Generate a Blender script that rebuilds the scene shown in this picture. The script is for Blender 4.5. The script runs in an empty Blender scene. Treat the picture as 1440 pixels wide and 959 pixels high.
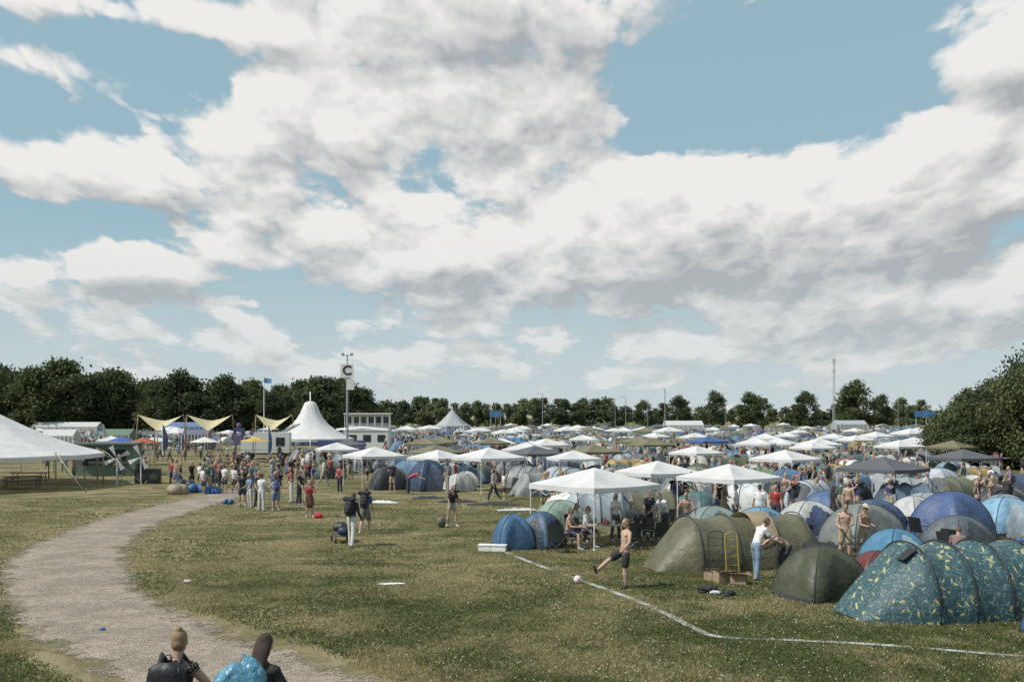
import bpy, math, random
import numpy as np
from mathutils import Vector, Matrix, kdtree
R = random.Random(11)
rng = np.random.default_rng(5)
scene = bpy.context.scene
scene.view_settings.view_transform = 'Standard'; scene.view_settings.look = 'None'
scene.view_settings.exposure = 0; scene.view_settings.gamma = 1
COL = scene.collection
rad = math.radians

# ------------------------------------------------------------------ materials
def node(nt, t, **kw):
    n = nt.nodes.new(t)
    for k, v in kw.items():
        setattr(n, k, v)
    return n
def setin(nt, sock, v):
    if isinstance(v, bpy.types.NodeSocket):
        nt.links.new(v, sock)
    else:
        sock.default_value = v
def M(nt, op, a, b=None, c=None, clamp=False):
    n = node(nt, 'ShaderNodeMath', operation=op, use_clamp=clamp)
    setin(nt, n.inputs[0], a)
    if b is not None: setin(nt, n.inputs[1], b)
    if c is not None: setin(nt, n.inputs[2], c)
    return n.outputs[0]
def V(nt, op, a, b=None, out=0):
    n = node(nt, 'ShaderNodeVectorMath', operation=op)
    setin(nt, n.inputs[0], a)
    if b is not None: setin(nt, n.inputs[1], b)
    return n.outputs[out]
def MIX(nt, f, a, b, blend='MIX'):
    n = node(nt, 'ShaderNodeMix', data_type='RGBA', blend_type=blend)
    setin(nt, n.inputs[0], f)
    for i, v in ((6, a), (7, b)):
        if isinstance(v, tuple) and len(v) == 3: v = v + (1,)
        setin(nt, n.inputs[i], v)
    return n.outputs[2]
def NOISE(nt, vec, scale, detail=4, rough=.55, dist=0, out=0, dim='3D'):
    n = node(nt, 'ShaderNodeTexNoise', noise_dimensions=dim)
    if vec is not None: nt.links.new(vec, n.inputs['Vector'])
    n.inputs['Scale'].default_value = scale
    n.inputs['Detail'].default_value = detail
    n.inputs['Roughness'].default_value = rough
    n.inputs['Distortion'].default_value = dist
    return n.outputs[out]
def SS(nt, v, lo, hi, a=0., b=1.):
    n = node(nt, 'ShaderNodeMapRange', interpolation_type='SMOOTHSTEP')
    setin(nt, n.inputs[0], v)
    for i, k in enumerate((lo, hi, a, b)): n.inputs[i+1].default_value = k
    return n.outputs[0]
def newmat(name):
    m = bpy.data.materials.new(name); m.use_nodes = True
    nt = m.node_tree
    b = nt.nodes['Principled BSDF']; o = nt.nodes['Material Output']
    return m, nt, b, o
_mc = {}
def mat(name, col, rough=.8, var=.18, scale=6., bump=.0, bscale=20., trans=0., metal=0.):
    key = (name, tuple(col), rough, var, scale, bump, trans)
    if key in _mc: return _mc[key]
    m, nt, b, o = newmat(name)
    tc = node(nt, 'ShaderNodeTexCoord').outputs['Object']
    n = NOISE(nt, tc, scale, 2)
    f = SS(nt, n, .3, .7)
    c = MIX(nt, f, tuple(x*(1-var) for x in col), tuple(min(1, x*(1+var*.6)) for x in col))
    nt.links.new(c, b.inputs['Base Color'])
    b.inputs['Roughness'].default_value = rough
    b.inputs['Metallic'].default_value = metal
    if bump > 0:
        bn = node(nt, 'ShaderNodeBump'); bn.inputs['Strength'].default_value = bump
        bn.inputs['Distance'].default_value = .05
        nt.links.new(NOISE(nt, tc, bscale, 3), bn.inputs['Height'])
        nt.links.new(bn.outputs[0], b.inputs['Normal'])
    if trans > 0:
        t = node(nt, 'ShaderNodeBsdfTranslucent'); nt.links.new(c, t.inputs[0])
        mx = node(nt, 'ShaderNodeMixShader'); mx.inputs[0].default_value = trans
        nt.links.new(b.outputs[0], mx.inputs[1]); nt.links.new(t.outputs[0], mx.inputs[2])
        nt.links.new(mx.outputs[0], o.inputs[0])
    _mc[key] = m
    return m
def fabric(name, col): return mat(name, col, rough=.55, var=.2, scale=2.2, bump=.9, bscale=4.2, trans=.12)

def random_fabric(name, cols, trans=.1):
    m, nt, b, o = newmat(name)
    oi = node(nt, 'ShaderNodeObjectInfo')
    r = node(nt, 'ShaderNodeValToRGB'); r.color_ramp.interpolation = 'CONSTANT'
    els = r.color_ramp.elements
    while len(els) < len(cols): els.new(.5)
    for i, c in enumerate(cols):
        els[i].position = i/len(cols); els[i].color = (*c, 1)
    nt.links.new(oi.outputs['Random'], r.inputs[0])
    tc = node(nt, 'ShaderNodeTexCoord').outputs['Object']
    c = MIX(nt, SS(nt, NOISE(nt, tc, 2.0, 2), .3, .7), (.75, .75, .75), (1.1, 1.1, 1.1))
    c = MIX(nt, 1., r.outputs[0], c, 'MULTIPLY')
    nt.links.new(c, b.inputs['Base Color']); b.inputs['Roughness'].default_value = .55
    t = node(nt, 'ShaderNodeBsdfTranslucent'); nt.links.new(c, t.inputs[0])
    mx = node(nt, 'ShaderNodeMixShader'); mx.inputs[0].default_value = trans
    nt.links.new(b.outputs[0], mx.inputs[1]); nt.links.new(t.outputs[0], mx.inputs[2])
    nt.links.new(mx.outputs[0], o.inputs[0])
    return m

# ------------------------------------------------------------------ mesh builder
class MB:
    def __init__(s): s.v = []; s.f = []; s.m = []
    def add(s, vs, fs, m=0):
        o = len(s.v); s.v += [tuple(v) for v in vs]
        s.f += [tuple(i+o for i in f) for f in fs]; s.m += [m]*len(fs)
    def tube(s, pts, r, m=0, n=6, closed=False):
        pts = [Vector(p) for p in pts]
        rs = r if isinstance(r, (list, tuple)) else [r]*len(pts)
        vs = []
        for i, p in enumerate(pts):
            t = (pts[min(i+1, len(pts)-1)] - pts[max(i-1, 0)])
            if t.length < 1e-6: t = Vector((0, 0, 1))
            t.normalize()
            a = t.cross(Vector((0, 0, 1)))
            if a.length < .05: a = t.cross(Vector((0, 1, 0)))
            a.normalize(); b = t.cross(a)
            for k in range(n):
                th = 2*math.pi*k/n
                vs.append(p + (a*math.cos(th)+b*math.sin(th))*rs[i])
        fs = []
        for i in range(len(pts)-1):
            for k in range(n):
                k2 = (k+1) % n
                fs.append((i*n+k, i*n+k2, (i+1)*n+k2, (i+1)*n+k))
        fs.append(tuple(range(n))[::-1]); fs.append(tuple((len(pts)-1)*n+k for k in range(n)))
        s.add(vs, fs, m)
    def box(s, c, sz, m=0, rz=0, rx=0, ry=0, bev=0):
        mt = Matrix.Translation(Vector(c)) @ Matrix.Rotation(rz, 4, 'Z') @ Matrix.Rotation(rx, 4, 'X') @ Matrix.Rotation(ry, 4, 'Y')
        x, y, z = sz[0]/2, sz[1]/2, sz[2]/2
        vs = [mt @ Vector(p) for p in ((-x,-y,-z),(x,-y,-z),(x,y,-z),(-x,y,-z),(-x,-y,z),(x,-y,z),(x,y,z),(-x,y,z))]
        s.add(vs, [(0,3,2,1),(4,5,6,7),(0,1,5,4),(1,2,6,5),(2,3,7,6),(3,0,4,7)], m)
    def ell(s, c, r, m=0, nu=12, nv=8, rz=0, jit=0):
        c = Vector(c); vs = []; rm = Matrix.Rotation(rz, 3, 'Z')
        for i in range(1, nv):
            ph = math.pi*i/nv
            for j in range(nu):
                th = 2*math.pi*j/nu
                k = 1+R.uniform(-jit, jit)
                vs.append(c + rm @ Vector((r[0]*math.sin(ph)*math.cos(th)*k, r[1]*math.sin(ph)*math.sin(th)*k, r[2]*math.cos(ph)*k)))
        vs.append(c+Vector((0, 0, r[2]))); vs.append(c-Vector((0, 0, r[2])))
        T = len(vs)-2; fs = []
        for i in range(nv-2):
            for j in range(nu):
                j2 = (j+1) % nu
                fs.append((i*nu+j, (i+1)*nu+j, (i+1)*nu+j2, i*nu+j2))
        for j in range(nu):
            j2 = (j+1) % nu
            fs.append((T, j, j2)); fs.append((T+1, (nv-2)*nu+j2, (nv-2)*nu+j))
        s.add(vs, fs, m)
    def grid(s, P, m=0, mf=None):
        nu = len(P); nv = len(P[0]); vs = [p for row in P for p in row]; o = len(s.v)
        s.v += [tuple(v) for v in vs]
        for i in range(nu-1):
            for j in range(nv-1):
                s.f.append((o+i*nv+j, o+(i+1)*nv+j, o+(i+1)*nv+j+1, o+i*nv+j+1))
                s.m.append(mf(i, j) if mf else m)
    def mesh(s, name, mats, smooth=False):
        me = bpy.data.meshes.new(name); me.from_pydata(s.v, [], s.f)
        for m in mats: me.materials.append(m)
        me.polygons.foreach_set('material_index', s.m)
        if smooth: me.polygons.foreach_set('use_smooth', [True]*len(s.f))
        me.update()
        return me
    def obj(s, name, mats, loc=(0, 0, 0), rz=0, smooth=False, parent=None):
        return place(s.mesh(name, mats, smooth), name, loc, rz, 1, parent)
def gz(x, y):
    y = max(y, -20)
    return 2.85*max(0, 1-max(y, 0)/15.5)**1.5 if y > 0 else 2.85
def place(me, name, loc, rz=0, sc=1, parent=None):
    o = bpy.data.objects.new(name, me); COL.objects.link(o)
    if len(loc) == 2: loc = (loc[0], loc[1], gz(*loc))
    o.location = loc; o.rotation_euler = (0, 0, rz)
    o.scale = (sc, sc, sc) if not isinstance(sc, tuple) else sc
    if parent: o.parent = parent
    return o
def empty(name, loc=(0, 0, 0)):
    o = bpy.data.objects.new(name, None); COL.objects.link(o); o.location = loc; o.empty_display_size = .2
    return o
def fast_mesh(name, Vs, k, mats):
    n = len(Vs); me = bpy.data.meshes.new(name)
    me.vertices.add(n); me.vertices.foreach_set('co', np.asarray(Vs, dtype=np.float32).ravel())
    me.loops.add(n); me.loops.foreach_set('vertex_index', np.arange(n, dtype=np.int32))
    me.polygons.add(n//k); me.polygons.foreach_set('loop_start', np.arange(0, n, k, dtype=np.int32))
    for m in mats: me.materials.append(m)
    me.update(calc_edges=True); me.validate()
    return me

# ------------------------------------------------------------------ camera
H_CAM = 4.5
cam = bpy.data.cameras.new('camera'); co = bpy.data.objects.new('camera', cam); COL.objects.link(co)
co.location = (0, 0, H_CAM); co.rotation_euler = (rad(90), 0, 0)
cam.lens = 35; cam.sensor_width = 36; cam.shift_y = 0.0733; cam.clip_end = 9000; cam.clip_start = .1
scene.camera = co

# ------------------------------------------------------------------ sun + sky
SUN_EL = 50; SUN_AZ = -112     # degrees clockwise from +Y (sun high on the left, a little behind)
sd = Vector((math.sin(rad(SUN_AZ))*math.cos(rad(SUN_EL)), math.cos(rad(SUN_AZ))*math.cos(rad(SUN_EL)), math.sin(rad(SUN_EL))))
sl = bpy.data.lights.new('sun', 'SUN'); so = bpy.data.objects.new('sun', sl); COL.objects.link(so)
sl.energy = 4.7; sl.angle = rad(.5); sl.color = (1, .955, .89)
so.rotation_euler = sd.to_track_quat('Z', 'Y').to_euler(); so.location = (0, 0, 60)

world = bpy.data.worlds.new('World'); scene.world = world; world.use_nodes = True
nt = world.node_tree; nt.nodes.clear()
def azel(px, py):
    az = math.atan((px-720)/1400); el = math.atan((585-py)/1400*math.cos(az))
    return az*1.4, el*1.4
blobs = [ # azimuth / elevation cloud masses (centre, spread, weight)
 (640,90,250,90,.44),(400,140,110,75,.18),(980,335,370,78,.42),(1250,285,260,85,.38),(1395,85,110,50,.55),
 (120,225,230,38,.32),(180,385,120,34,.30),(20,85,110,26,.26),(360,350,75,42,.24),(130,8,240,18,.26),
 (700,350,120,60,.18),(1250,440,280,50,.20),(480,310,110,45,.18),(860,480,500,30,.12),(330,480,160,26,.12),
 (1080,85,150,62,-.62),(240,95,90,40,-.30),(90,308,170,20,-.32),(570,255,70,15,-.26),(1200,135,110,20,-.38),(920,200,90,18,-.18),(60,450,200,20,-.14),(620,440,140,14,-.10)]
g = bpy.data.node_groups.new('cloud_density', 'ShaderNodeTree')
g.interface.new_socket('UV', in_out='INPUT', socket_type='NodeSocketVector')
g.interface.new_socket('D', in_out='OUTPUT', socket_type='NodeSocketFloat')
gi = g.nodes.new('NodeGroupInput'); go = g.nodes.new('NodeGroupOutput')
uv = gi.outputs[0]
def blobsum(g, uv, d, bl):
    for (px, py, sx, sy, w) in bl:
        U, W = azel(px, py)
        q = V(g, 'MULTIPLY', V(g, 'SUBTRACT', uv, (U, W, 0)), (1000/sx, 1000/sy, 0))
        l2 = V(g, 'DOT_PRODUCT', q, q, out=1)
        e = M(g, 'EXPONENT', M(g, 'MULTIPLY', l2, -.7))
        d = M(g, 'MULTIPLY_ADD', e, w, d)
    return d
sep = node(g, 'ShaderNodeSeparateXYZ'); g.links.new(uv, sep.inputs[0])
v0 = M(g, 'MAXIMUM', sep.outputs[1], 0.)
a_ = M(g, 'DIVIDE', sep.outputs[0], M(g, 'ADD', v0, .6))
b_ = M(g, 'MULTIPLY', M(g, 'LOGARITHM', M(g, 'ADD', v0, .2), math.e), .92)
cb = node(g, 'ShaderNodeCombineXYZ'); g.links.new(a_, cb.inputs[0]); g.links.new(b_, cb.inputs[1])
wv = cb.outputs[0]
n1 = NOISE(g, wv, 3.5, 8, .54, .12, dim='2D')
vo = node(g, 'ShaderNodeTexVoronoi', feature='F1', voronoi_dimensions='2D')
wn = NOISE(g, wv, 10, 4, .6, out=1, dim='2D')
wv2 = V(g, 'ADD', wv, V(g, 'MULTIPLY', V(g, 'SUBTRACT', wn, (.5,.5,.5)), (.13,.13,.13)))
g.links.new(wv2, vo.inputs['Vector']); vo.inputs['Scale'].default_value = 8.
vo.inputs['Detail'].default_value = 2; vo.inputs['Roughness'].default_value = .5
puff = M(g, 'SUBTRACT', .42, vo.outputs['Distance'])
d = M(g, 'ADD', M(g, 'MULTIPLY', M(g, 'SUBTRACT', n1, .46), 1.2), M(g, 'MULTIPLY', puff, .36))
d = blobsum(g, uv, d, blobs)
g.links.new(d, go.inputs[0])

tcw = node(nt, 'ShaderNodeTexCoord').outputs['Generated']
sp = node(nt, 'ShaderNodeSeparateXYZ'); nt.links.new(V(nt, 'NORMALIZE', tcw), sp.inputs[0])
az = M(nt, 'MULTIPLY', M(nt, 'ARCTAN2', sp.outputs[0], sp.outputs[1]), 1.4)
el = M(nt, 'MULTIPLY', M(nt, 'ARCSINE', sp.outputs[2]), 1.4)
cu = node(nt, 'ShaderNodeCombineXYZ'); nt.links.new(az, cu.inputs[0]); nt.links.new(el, cu.inputs[1])
UV = cu.outputs[0]
def dens(off):
    gn = node(nt, 'ShaderNodeGroup', node_tree=g)
    nt.links.new(V(nt, 'ADD', UV, off) if off else UV, gn.inputs[0]); return gn.outputs[0]
d0 = dens(None); d2 = dens((-.016, .036, 0))
alpha = SS(nt, d0, -.06, .11)
s2 = M(nt, 'SUBTRACT', d0, d2)
lit = M(nt, 'MULTIPLY_ADD', s2, 2.2, .72)
lit = M(nt, 'SUBTRACT', lit, M(nt, 'MULTIPLY', M(nt, 'MAXIMUM', M(nt, 'SUBTRACT', d0, .26), 0), .55))
lit = blobsum(nt, UV, lit, [(790,110,150,60,-.34),(1330,345,200,50,-.28),(600,8,280,26,-.2),(850,415,300,20,-.26),(1370,135,90,20,-.36),(190,412,110,14,-.3),(1100,240,220,36,.22),(470,110,90,60,.18),(660,290,90,30,.15),(60,255,160,16,-.15),(1380,60,80,25,.2),(60,90,80,20,-.15)])
lit = M(nt, 'MAXIMUM', M(nt, 'MINIMUM', lit, 1.), 0.)
ccol = MIX(nt, lit, (.40, .425, .445), (.85, .84, .82))
hz = SS(nt, el, 0., .28, 1., 0.)
ccol = MIX(nt, M(nt, 'MULTIPLY', hz, .45), ccol, (.63, .67, .68))
sky = node(nt, 'ShaderNodeTexSky', sky_type='NISHITA'); sky.sun_disc = False
sky.sun_elevation = rad(SUN_EL); sky.sun_rotation = rad(SUN_AZ); sky.air_density = 1.; sky.dust_density = 1.5; sky.ozone_density = 1.
bgs = node(nt, 'ShaderNodeBackground'); nt.links.new(sky.outputs[0], bgs.inputs[0]); bgs.inputs[1].default_value = .12
hcol = MIX(nt, hz, (.34, .52, .59), (.57, .65, .67))
bgh = node(nt, 'ShaderNodeBackground'); nt.links.new(hcol, bgh.inputs[0]); bgh.inputs[1].default_value = 1
bgc = node(nt, 'ShaderNodeBackground'); nt.links.new(ccol, bgc.inputs[0]); bgc.inputs[1].default_value = 1
mh = node(nt, 'ShaderNodeMixShader'); nt.links.new(M(nt, 'MULTIPLY_ADD', hz, .22, .75), mh.inputs[0])
nt.links.new(bgs.outputs[0], mh.inputs[1]); nt.links.new(bgh.outputs[0], mh.inputs[2])
mc = node(nt, 'ShaderNodeMixShader'); nt.links.new(M(nt, 'MULTIPLY', alpha, M(nt, 'MULTIPLY_ADD', hz, -.25, 1.)), mc.inputs[0])
nt.links.new(mh.outputs[0], mc.inputs[1]); nt.links.new(bgc.outputs[0], mc.inputs[2])
wo = node(nt, 'ShaderNodeOutputWorld'); nt.links.new(mc.outputs[0], wo.inputs[0])
world.cycles.sampling_method = 'MANUAL'; world.cycles.sample_map_resolution = 256

# ------------------------------------------------------------------ ground
path_R = [(0.5,13.5),(-1.6,15.6),(-2.96,17.26),(-5.57,20),(-8.57,23.8),(-10.34,26.8),(-12.1,30.7),(-13.6,35),(-14.9,42),(-15.2,49.6),(-15.0,57),(-14.2,64)]
path_L = [(-4.0,13.5),(-5.6,15.6),(-7.16,17.75),(-9.74,20.66),(-11.6,23.4),(-13.4,26.6),(-15.4,30.5),(-16.5,34.5),(-17.5,40.5),(-17.8,48),(-17.4,57),(-16.4,64)]
def catmull(P, n=14):
    out = []
    for i in range(len(P)-1):
        p0 = np.array(P[max(i-1,0)]); p1 = np.array(P[i]); p2 = np.array(P[i+1]); p3 = np.array(P[min(i+2,len(P)-1)])
        for k in range(n):
            t = k/n
            out.append(.5*((2*p1)+(-p0+p2)*t+(2*p0-5*p1+4*p2-p3)*t*t+(-p0+3*p1-3*p2+p3)*t**3))
    out.append(np.array(P[-1])); return out
cR = catmull(path_R); cL = catmull(path_L)
cC = [(a+b)/2 for a, b in zip(cR, cL)]; cW = [np.linalg.norm(a-b)/2 for a, b in zip(cR, cL)]
cCa = np.array(cC); cWa = np.array(cW)
def path_d(X, Y):   # distance in units of half widths
    X = np.asarray(X); Y = np.asarray(Y); best = np.full(X.shape, 99.)
    for c, w in zip(cCa[::3], cWa[::3]):
        best = np.minimum(best, np.hypot(X-c[0], Y-c[1])/w)
    return best

xs = np.concatenate([-np.geomspace(2500, 45, 22), np.linspace(-42, 42, 85), np.geomspace(45, 2500, 22)])
ys = np.concatenate([np.linspace(-60, 0, 13)[:-1], np.linspace(0, 80, 81), np.geomspace(84, 4500, 34)])
mb = MB()
mb.grid([[(x, y, gz(x, y)) for y in ys] for x in xs])
m, nt2, b, o = newmat('grass_ground')
tc = node(nt2, 'ShaderNodeTexCoord').outputs['Object']
atw = node(nt2, 'ShaderNodeAttribute', attribute_name='wear')
big = SS(nt2, NOISE(nt2, tc, .16, 5, .62, .5, dim='2D'), .42, .58)
mid = SS(nt2, NOISE(nt2, tc, .7, 5, .65, .5, dim='2D'), .38, .62)
fine = SS(nt2, NOISE(nt2, tc, 9, 4, .7, dim='2D'), .3, .7)
vf = SS(nt2, NOISE(nt2, tc, 55, 2, .7, dim='2D'), .3, .7)
mp = node(nt2, 'ShaderNodeMapping'); mp.inputs['Scale'].default_value = (.10, .60, 1); mp.inputs['Rotation'].default_value = (0, 0, rad(-20)); nt2.links.new(tc, mp.inputs[0])
strk = SS(nt2, NOISE(nt2, mp.outputs[0], 1., 4, .6, .6, dim='2D'), .42, .60)
green = MIX(nt2, mid, (.082, .098, .034), (.150, .155, .060))
dry = MIX(nt2, mid, (.24, .208, .105), (.38, .32, .19))
f = M(nt2, 'MULTIPLY_ADD', big, .55, M(nt2, 'MULTIPLY', strk, .42))
sx = node(nt2, 'ShaderNodeSeparateXYZ'); nt2.links.new(tc, sx.inputs[0])
f = M(nt2, 'ADD', f, SS(nt2, sx.outputs[0], 4., -14., -.10, .16))
f = M(nt2, 'ADD', f, SS(nt2, sx.outputs[1], 15., 42., -.24, .06))
f = M(nt2, 'ADD', f, M(nt2, 'MULTIPLY', atw.outputs['Fac'], .6))
f = M(nt2, 'MULTIPLY_ADD', M(nt2, 'SUBTRACT', fine, .5), .55, f, clamp=True)
c = MIX(nt2, f, green, dry)
c = MIX(nt2, 1., c, MIX(nt2, vf, (.64, .64, .64), (1.24, 1.24, 1.20)), 'MULTIPLY')
nt2.links.new(c, b.inputs['Base Color']); b.inputs['Roughness'].default_value = .95; b.inputs['Specular IOR Level'].default_value = .15
bn = node(nt2, 'ShaderNodeBump'); bn.inputs['Strength'].default_value = .7; bn.inputs['Distance'].default_value = .04
nt2.links.new(M(nt2, 'ADD', M(nt2, 'MULTIPLY', fine, .7), vf), bn.inputs['Height']); nt2.links.new(bn.outputs[0], b.inputs['Normal'])
go_ = mb.obj('ground', [m], (0, 0, 0), smooth=True)
gx = np.array([v_[0] for v_ in mb.v]); gy = np.array([v_[1] for v_ in mb.v])
pd = path_d(gx, gy); wear = np.clip(1.7-pd*.75, 0, 1)
go_.data.attributes.new('wear', 'FLOAT', 'POINT').data.foreach_set('value', wear.astype(np.float32))

# gravel path
mb = MB(); rows = []; NP = 16
for i, (l, r_) in enumerate(zip(cL, cR)):
    row = []
    dvec = (r_-l)
    for k in range(NP+1):
        t = -.16+1.32*k/NP
        p = l+dvec*t
        row.append((p[0], p[1], gz(*p)+.012))
    rows.append(row)
mb.grid(rows)
m, nt3, b, o = newmat('gravel')
tc = node(nt3, 'ShaderNodeTexCoord').outputs['Object']
at = node(nt3, 'ShaderNodeAttribute', attribute_name='edge')
v = node(nt3, 'ShaderNodeTexVoronoi', voronoi_dimensions='2D'); v.inputs['Scale'].default_value = 18; nt3.links.new(tc, v.inputs['Vector'])
sc0 = node(nt3, 'ShaderNodeSeparateColor'); nt3.links.new(v.outputs['Color'], sc0.inputs[0])
st = MIX(nt3, sc0.outputs[0], (.15, .124, .096), (.32, .278, .226))
lg = SS(nt3, NOISE(nt3, tc, .8, 5, .6, dim='2D'), .35, .65)
st = MIX(nt3, 1., st, MIX(nt3, lg, (.78, .75, .70), (1.10, 1.06, 1.02)), 'MULTIPLY')
st = MIX(nt3, M(nt3, 'MULTIPLY', SS(nt3, NOISE(nt3, tc, 36, 2, dim='2D'), .56, .68), .6), st, (.48, .44, .38))
nt3.links.new(st, b.inputs['Base Color']); b.inputs['Roughness'].default_value = .95
bn = node(nt3, 'ShaderNodeBump'); bn.inputs['Strength'].default_value = .9; bn.inputs['Distance'].default_value = .03
nt3.links.new(v.outputs['Distance'], bn.inputs['Height']); nt3.links.new(bn.outputs[0], b.inputs['Normal'])
a1 = M(nt3, 'MULTIPLY_ADD', M(nt3, 'SUBTRACT', NOISE(nt3, tc, 1.3, 6, .7, dim='2D'), .5), 1.5, at.outputs['Fac'])
a1 = M(nt3, 'MULTIPLY_ADD', M(nt3, 'SUBTRACT', NOISE(nt3, tc, 14, 3, .7, dim='2D'), .5), .8, a1)
al = SS(nt3, a1, .10, .34)
tr = node(nt3, 'ShaderNodeBsdfTransparent'); mx = node(nt3, 'ShaderNodeMixShader')
nt3.links.new(al, mx.inputs[0]); nt3.links.new(tr.outputs[0], mx.inputs[1]); nt3.links.new(b.outputs[0], mx.inputs[2]); nt3.links.new(mx.outputs[0], o.inputs[0])
po = mb.obj('gravel_path', [m], smooth=True)
at_ = po.data.attributes.new('edge', 'FLOAT', 'POINT')
nr = len(rows)
ev = []
for i in range(nr):
    for k in range(NP+1):
        t = abs(-.16+1.32*k/NP-.5)*2
        e = (1.32-t)*.9
        e = min(e, (nr-1-i)/20.)
        ev.append(max(0, min(1, e)))
at_.data.foreach_set('value', ev)

# painted pitch line
def ribbon(name, pts, w, mtl, lift=.008):
    P = catmull(pts, 10); rows = []
    for i, p in enumerate(P):
        t = P[min(i+1, len(P)-1)]-P[max(i-1, 0)]; t = t/np.linalg.norm(t); n = np.array((-t[1], t[0]))
        rows.append([(*(p+n*w*k), gz(*p)+lift) for k in (-.5, 0, .5)])
    b_ = MB(); b_.grid(rows); return b_.obj(name, [mtl])
m, nt4, b, o = newmat('white_line_paint')
tc = node(nt4, 'ShaderNodeTexCoord').outputs['Object']
b.inputs['Base Color'].default_value = (.42, .42, .38, 1); b.inputs['Roughness'].default_value = .9
al = SS(nt4, M(nt4, 'MULTIPLY_ADD', NOISE(nt4, tc, 1.1, 3), .7, M(nt4, 'MULTIPLY', NOISE(nt4, tc, 24, 4, .8), .6)), .54, .76)
tr = node(nt4, 'ShaderNodeBsdfTransparent'); mx = node(nt4, 'ShaderNodeMixShader')
nt4.links.new(al, mx.inputs[0]); nt4.links.new(tr.outputs[0], mx.inputs[1]); nt4.links.new(b.outputs[0], mx.inputs[2]); nt4.links.new(mx.outputs[0], o.inputs[0])
ribbon('painted_ground_line', [(-.25,33.5),(-.12,32.6),(1.05,29.3),(2.41,25.9),(3.33,23.3),(3.88,21.0),(4.25,20.25),(5.43,20),(7.38,19.5),(9.56,18.6),(13,17.3)], .18, m, .02)

# grass blades
N = 330000
Yb = 15.2/(1-rng.random(N)*.72); Xb = (rng.random(N)*2-1)*(Yb*.58+1.5)
keep = path_d(Xb, Yb) > .94+rng.random(N)*.16
Xb, Yb = Xb[keep], Yb[keep]; n = len(Xb)
dens_ = np.sin(Xb*.9+np.sin(Yb*.7)*2)*np.cos(Yb*.8+np.cos(Xb*.5)*2)
hb = (.022+.03*rng.random(n)+.012*np.maximum(dens_, 0))*(1+.3*(rng.random(n) > .97)); wb = .006+.0005*Yb
th = rng.random(n)*6.283; ln = rng.random(n)*.05
Vb = np.zeros((n, 3, 3)); zb = np.array([gz(0, y) for y in Yb])
Vb[:,0,0] = Xb-np.cos(th)*wb; Vb[:,0,1] = Yb-np.sin(th)*wb; Vb[:,0,2] = zb
Vb[:,1,0] = Xb+np.cos(th)*wb; Vb[:,1,1] = Yb+np.sin(th)*wb; Vb[:,1,2] = zb
Vb[:,2,0] = Xb+np.cos(th*3)*ln; Vb[:,2,1] = Yb+np.sin(th*3)*ln; Vb[:,2,2] = zb+hb
m, nt5, b, o = newmat('grass_blade')
tc = node(nt5, 'ShaderNodeTexCoord').outputs['Object']
sx5 = node(nt5, 'ShaderNodeSeparateXYZ'); nt5.links.new(tc, sx5.inputs[0])
f5 = M(nt5, 'MULTIPLY_ADD', NOISE(nt5, tc, .32, 6, .62, dim='2D'), .75, M(nt5, 'MULTIPLY', NOISE(nt5, tc, 7, 3, .8, dim='2D'), .25))
f5 = M(nt5, 'ADD', f5, SS(nt5, sx5.outputs[1], 15., 40., -.035, .01))
f5 = SS(nt5, f5, .42, .56)
c5 = MIX(nt5, f5, (.095, .118, .036), (.33, .285, .15))
nt5.links.new(c5, b.inputs['Base Color']); b.inputs['Roughness'].default_value = .8
t = node(nt5, 'ShaderNodeBsdfTranslucent'); nt5.links.new(c5, t.inputs[0]); mx = node(nt5, 'ShaderNodeMixShader'); mx.inputs[0].default_value = .4
nt5.links.new(b.outputs[0], mx.inputs[1]); nt5.links.new(t.outputs[0], mx.inputs[2]); nt5.links.new(mx.outputs[0], o.inputs[0])
place(fast_mesh('grass', Vb.reshape(-1, 3), 3, [m]), 'grass', (0, 0, 0))
# clover flowers
n = 900
Xc = rng.normal(5, 5, n); Yc = 16+rng.random(n)**1.3*12
k = path_d(Xc, Yc) > 1.15; Xc, Yc = Xc[k], Yc[k]; n = len(Xc)
q = np.array([(-1,-1,0),(1,-1,0),(1,1,0),(-1,1,0)])*.009
Vc = np.stack([Xc, Yc, .045+rng.random(n)*.02], 1)[:, None, :]+q[None]
Vc[:,2:,2] += .010
place(fast_mesh('clover_flowers', Vc.reshape(-1, 3), 4, [mat('clover_white', (.42, .42, .36))]), 'clover_flowers', (0, 0, 0))

# ------------------------------------------------------------------ trees
def leafmat(name, dark, light, sc=.5):
    m, nt, b, o = newmat(name)
    tc = node(nt, 'ShaderNodeTexCoord').outputs['Object']
    oi = node(nt, 'ShaderNodeObjectInfo')
    f = SS(nt, NOISE(nt, tc, sc, 3, .7), .35, .65)
    c = MIX(nt, f, dark, light)
    c = MIX(nt, 1., c, MIX(nt, oi.outputs['Random'], (.70, .76, .75), (1.25, 1.18, 1.0)), 'MULTIPLY')
    nt.links.new(c, b.inputs['Base Color']); b.inputs['Roughness'].default_value = .7; b.inputs['Specular IOR Level'].default_value = .2
    t = node(nt, 'ShaderNodeBsdfTranslucent'); nt.links.new(c, t.inputs[0]); mx = node(nt, 'ShaderNodeMixShader'); mx.inputs[0].default_value = .3
    nt.links.new(b.outputs[0], mx.inputs[1]); nt.links.new(t.outputs[0], mx.inputs[2]); nt.links.new(mx.outputs[0], o.inputs[0])
    return m
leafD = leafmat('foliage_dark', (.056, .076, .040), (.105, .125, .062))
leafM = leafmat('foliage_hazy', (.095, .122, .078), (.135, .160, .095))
bark = mat('bark', (.10, .08, .06), var=.3)
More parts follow.
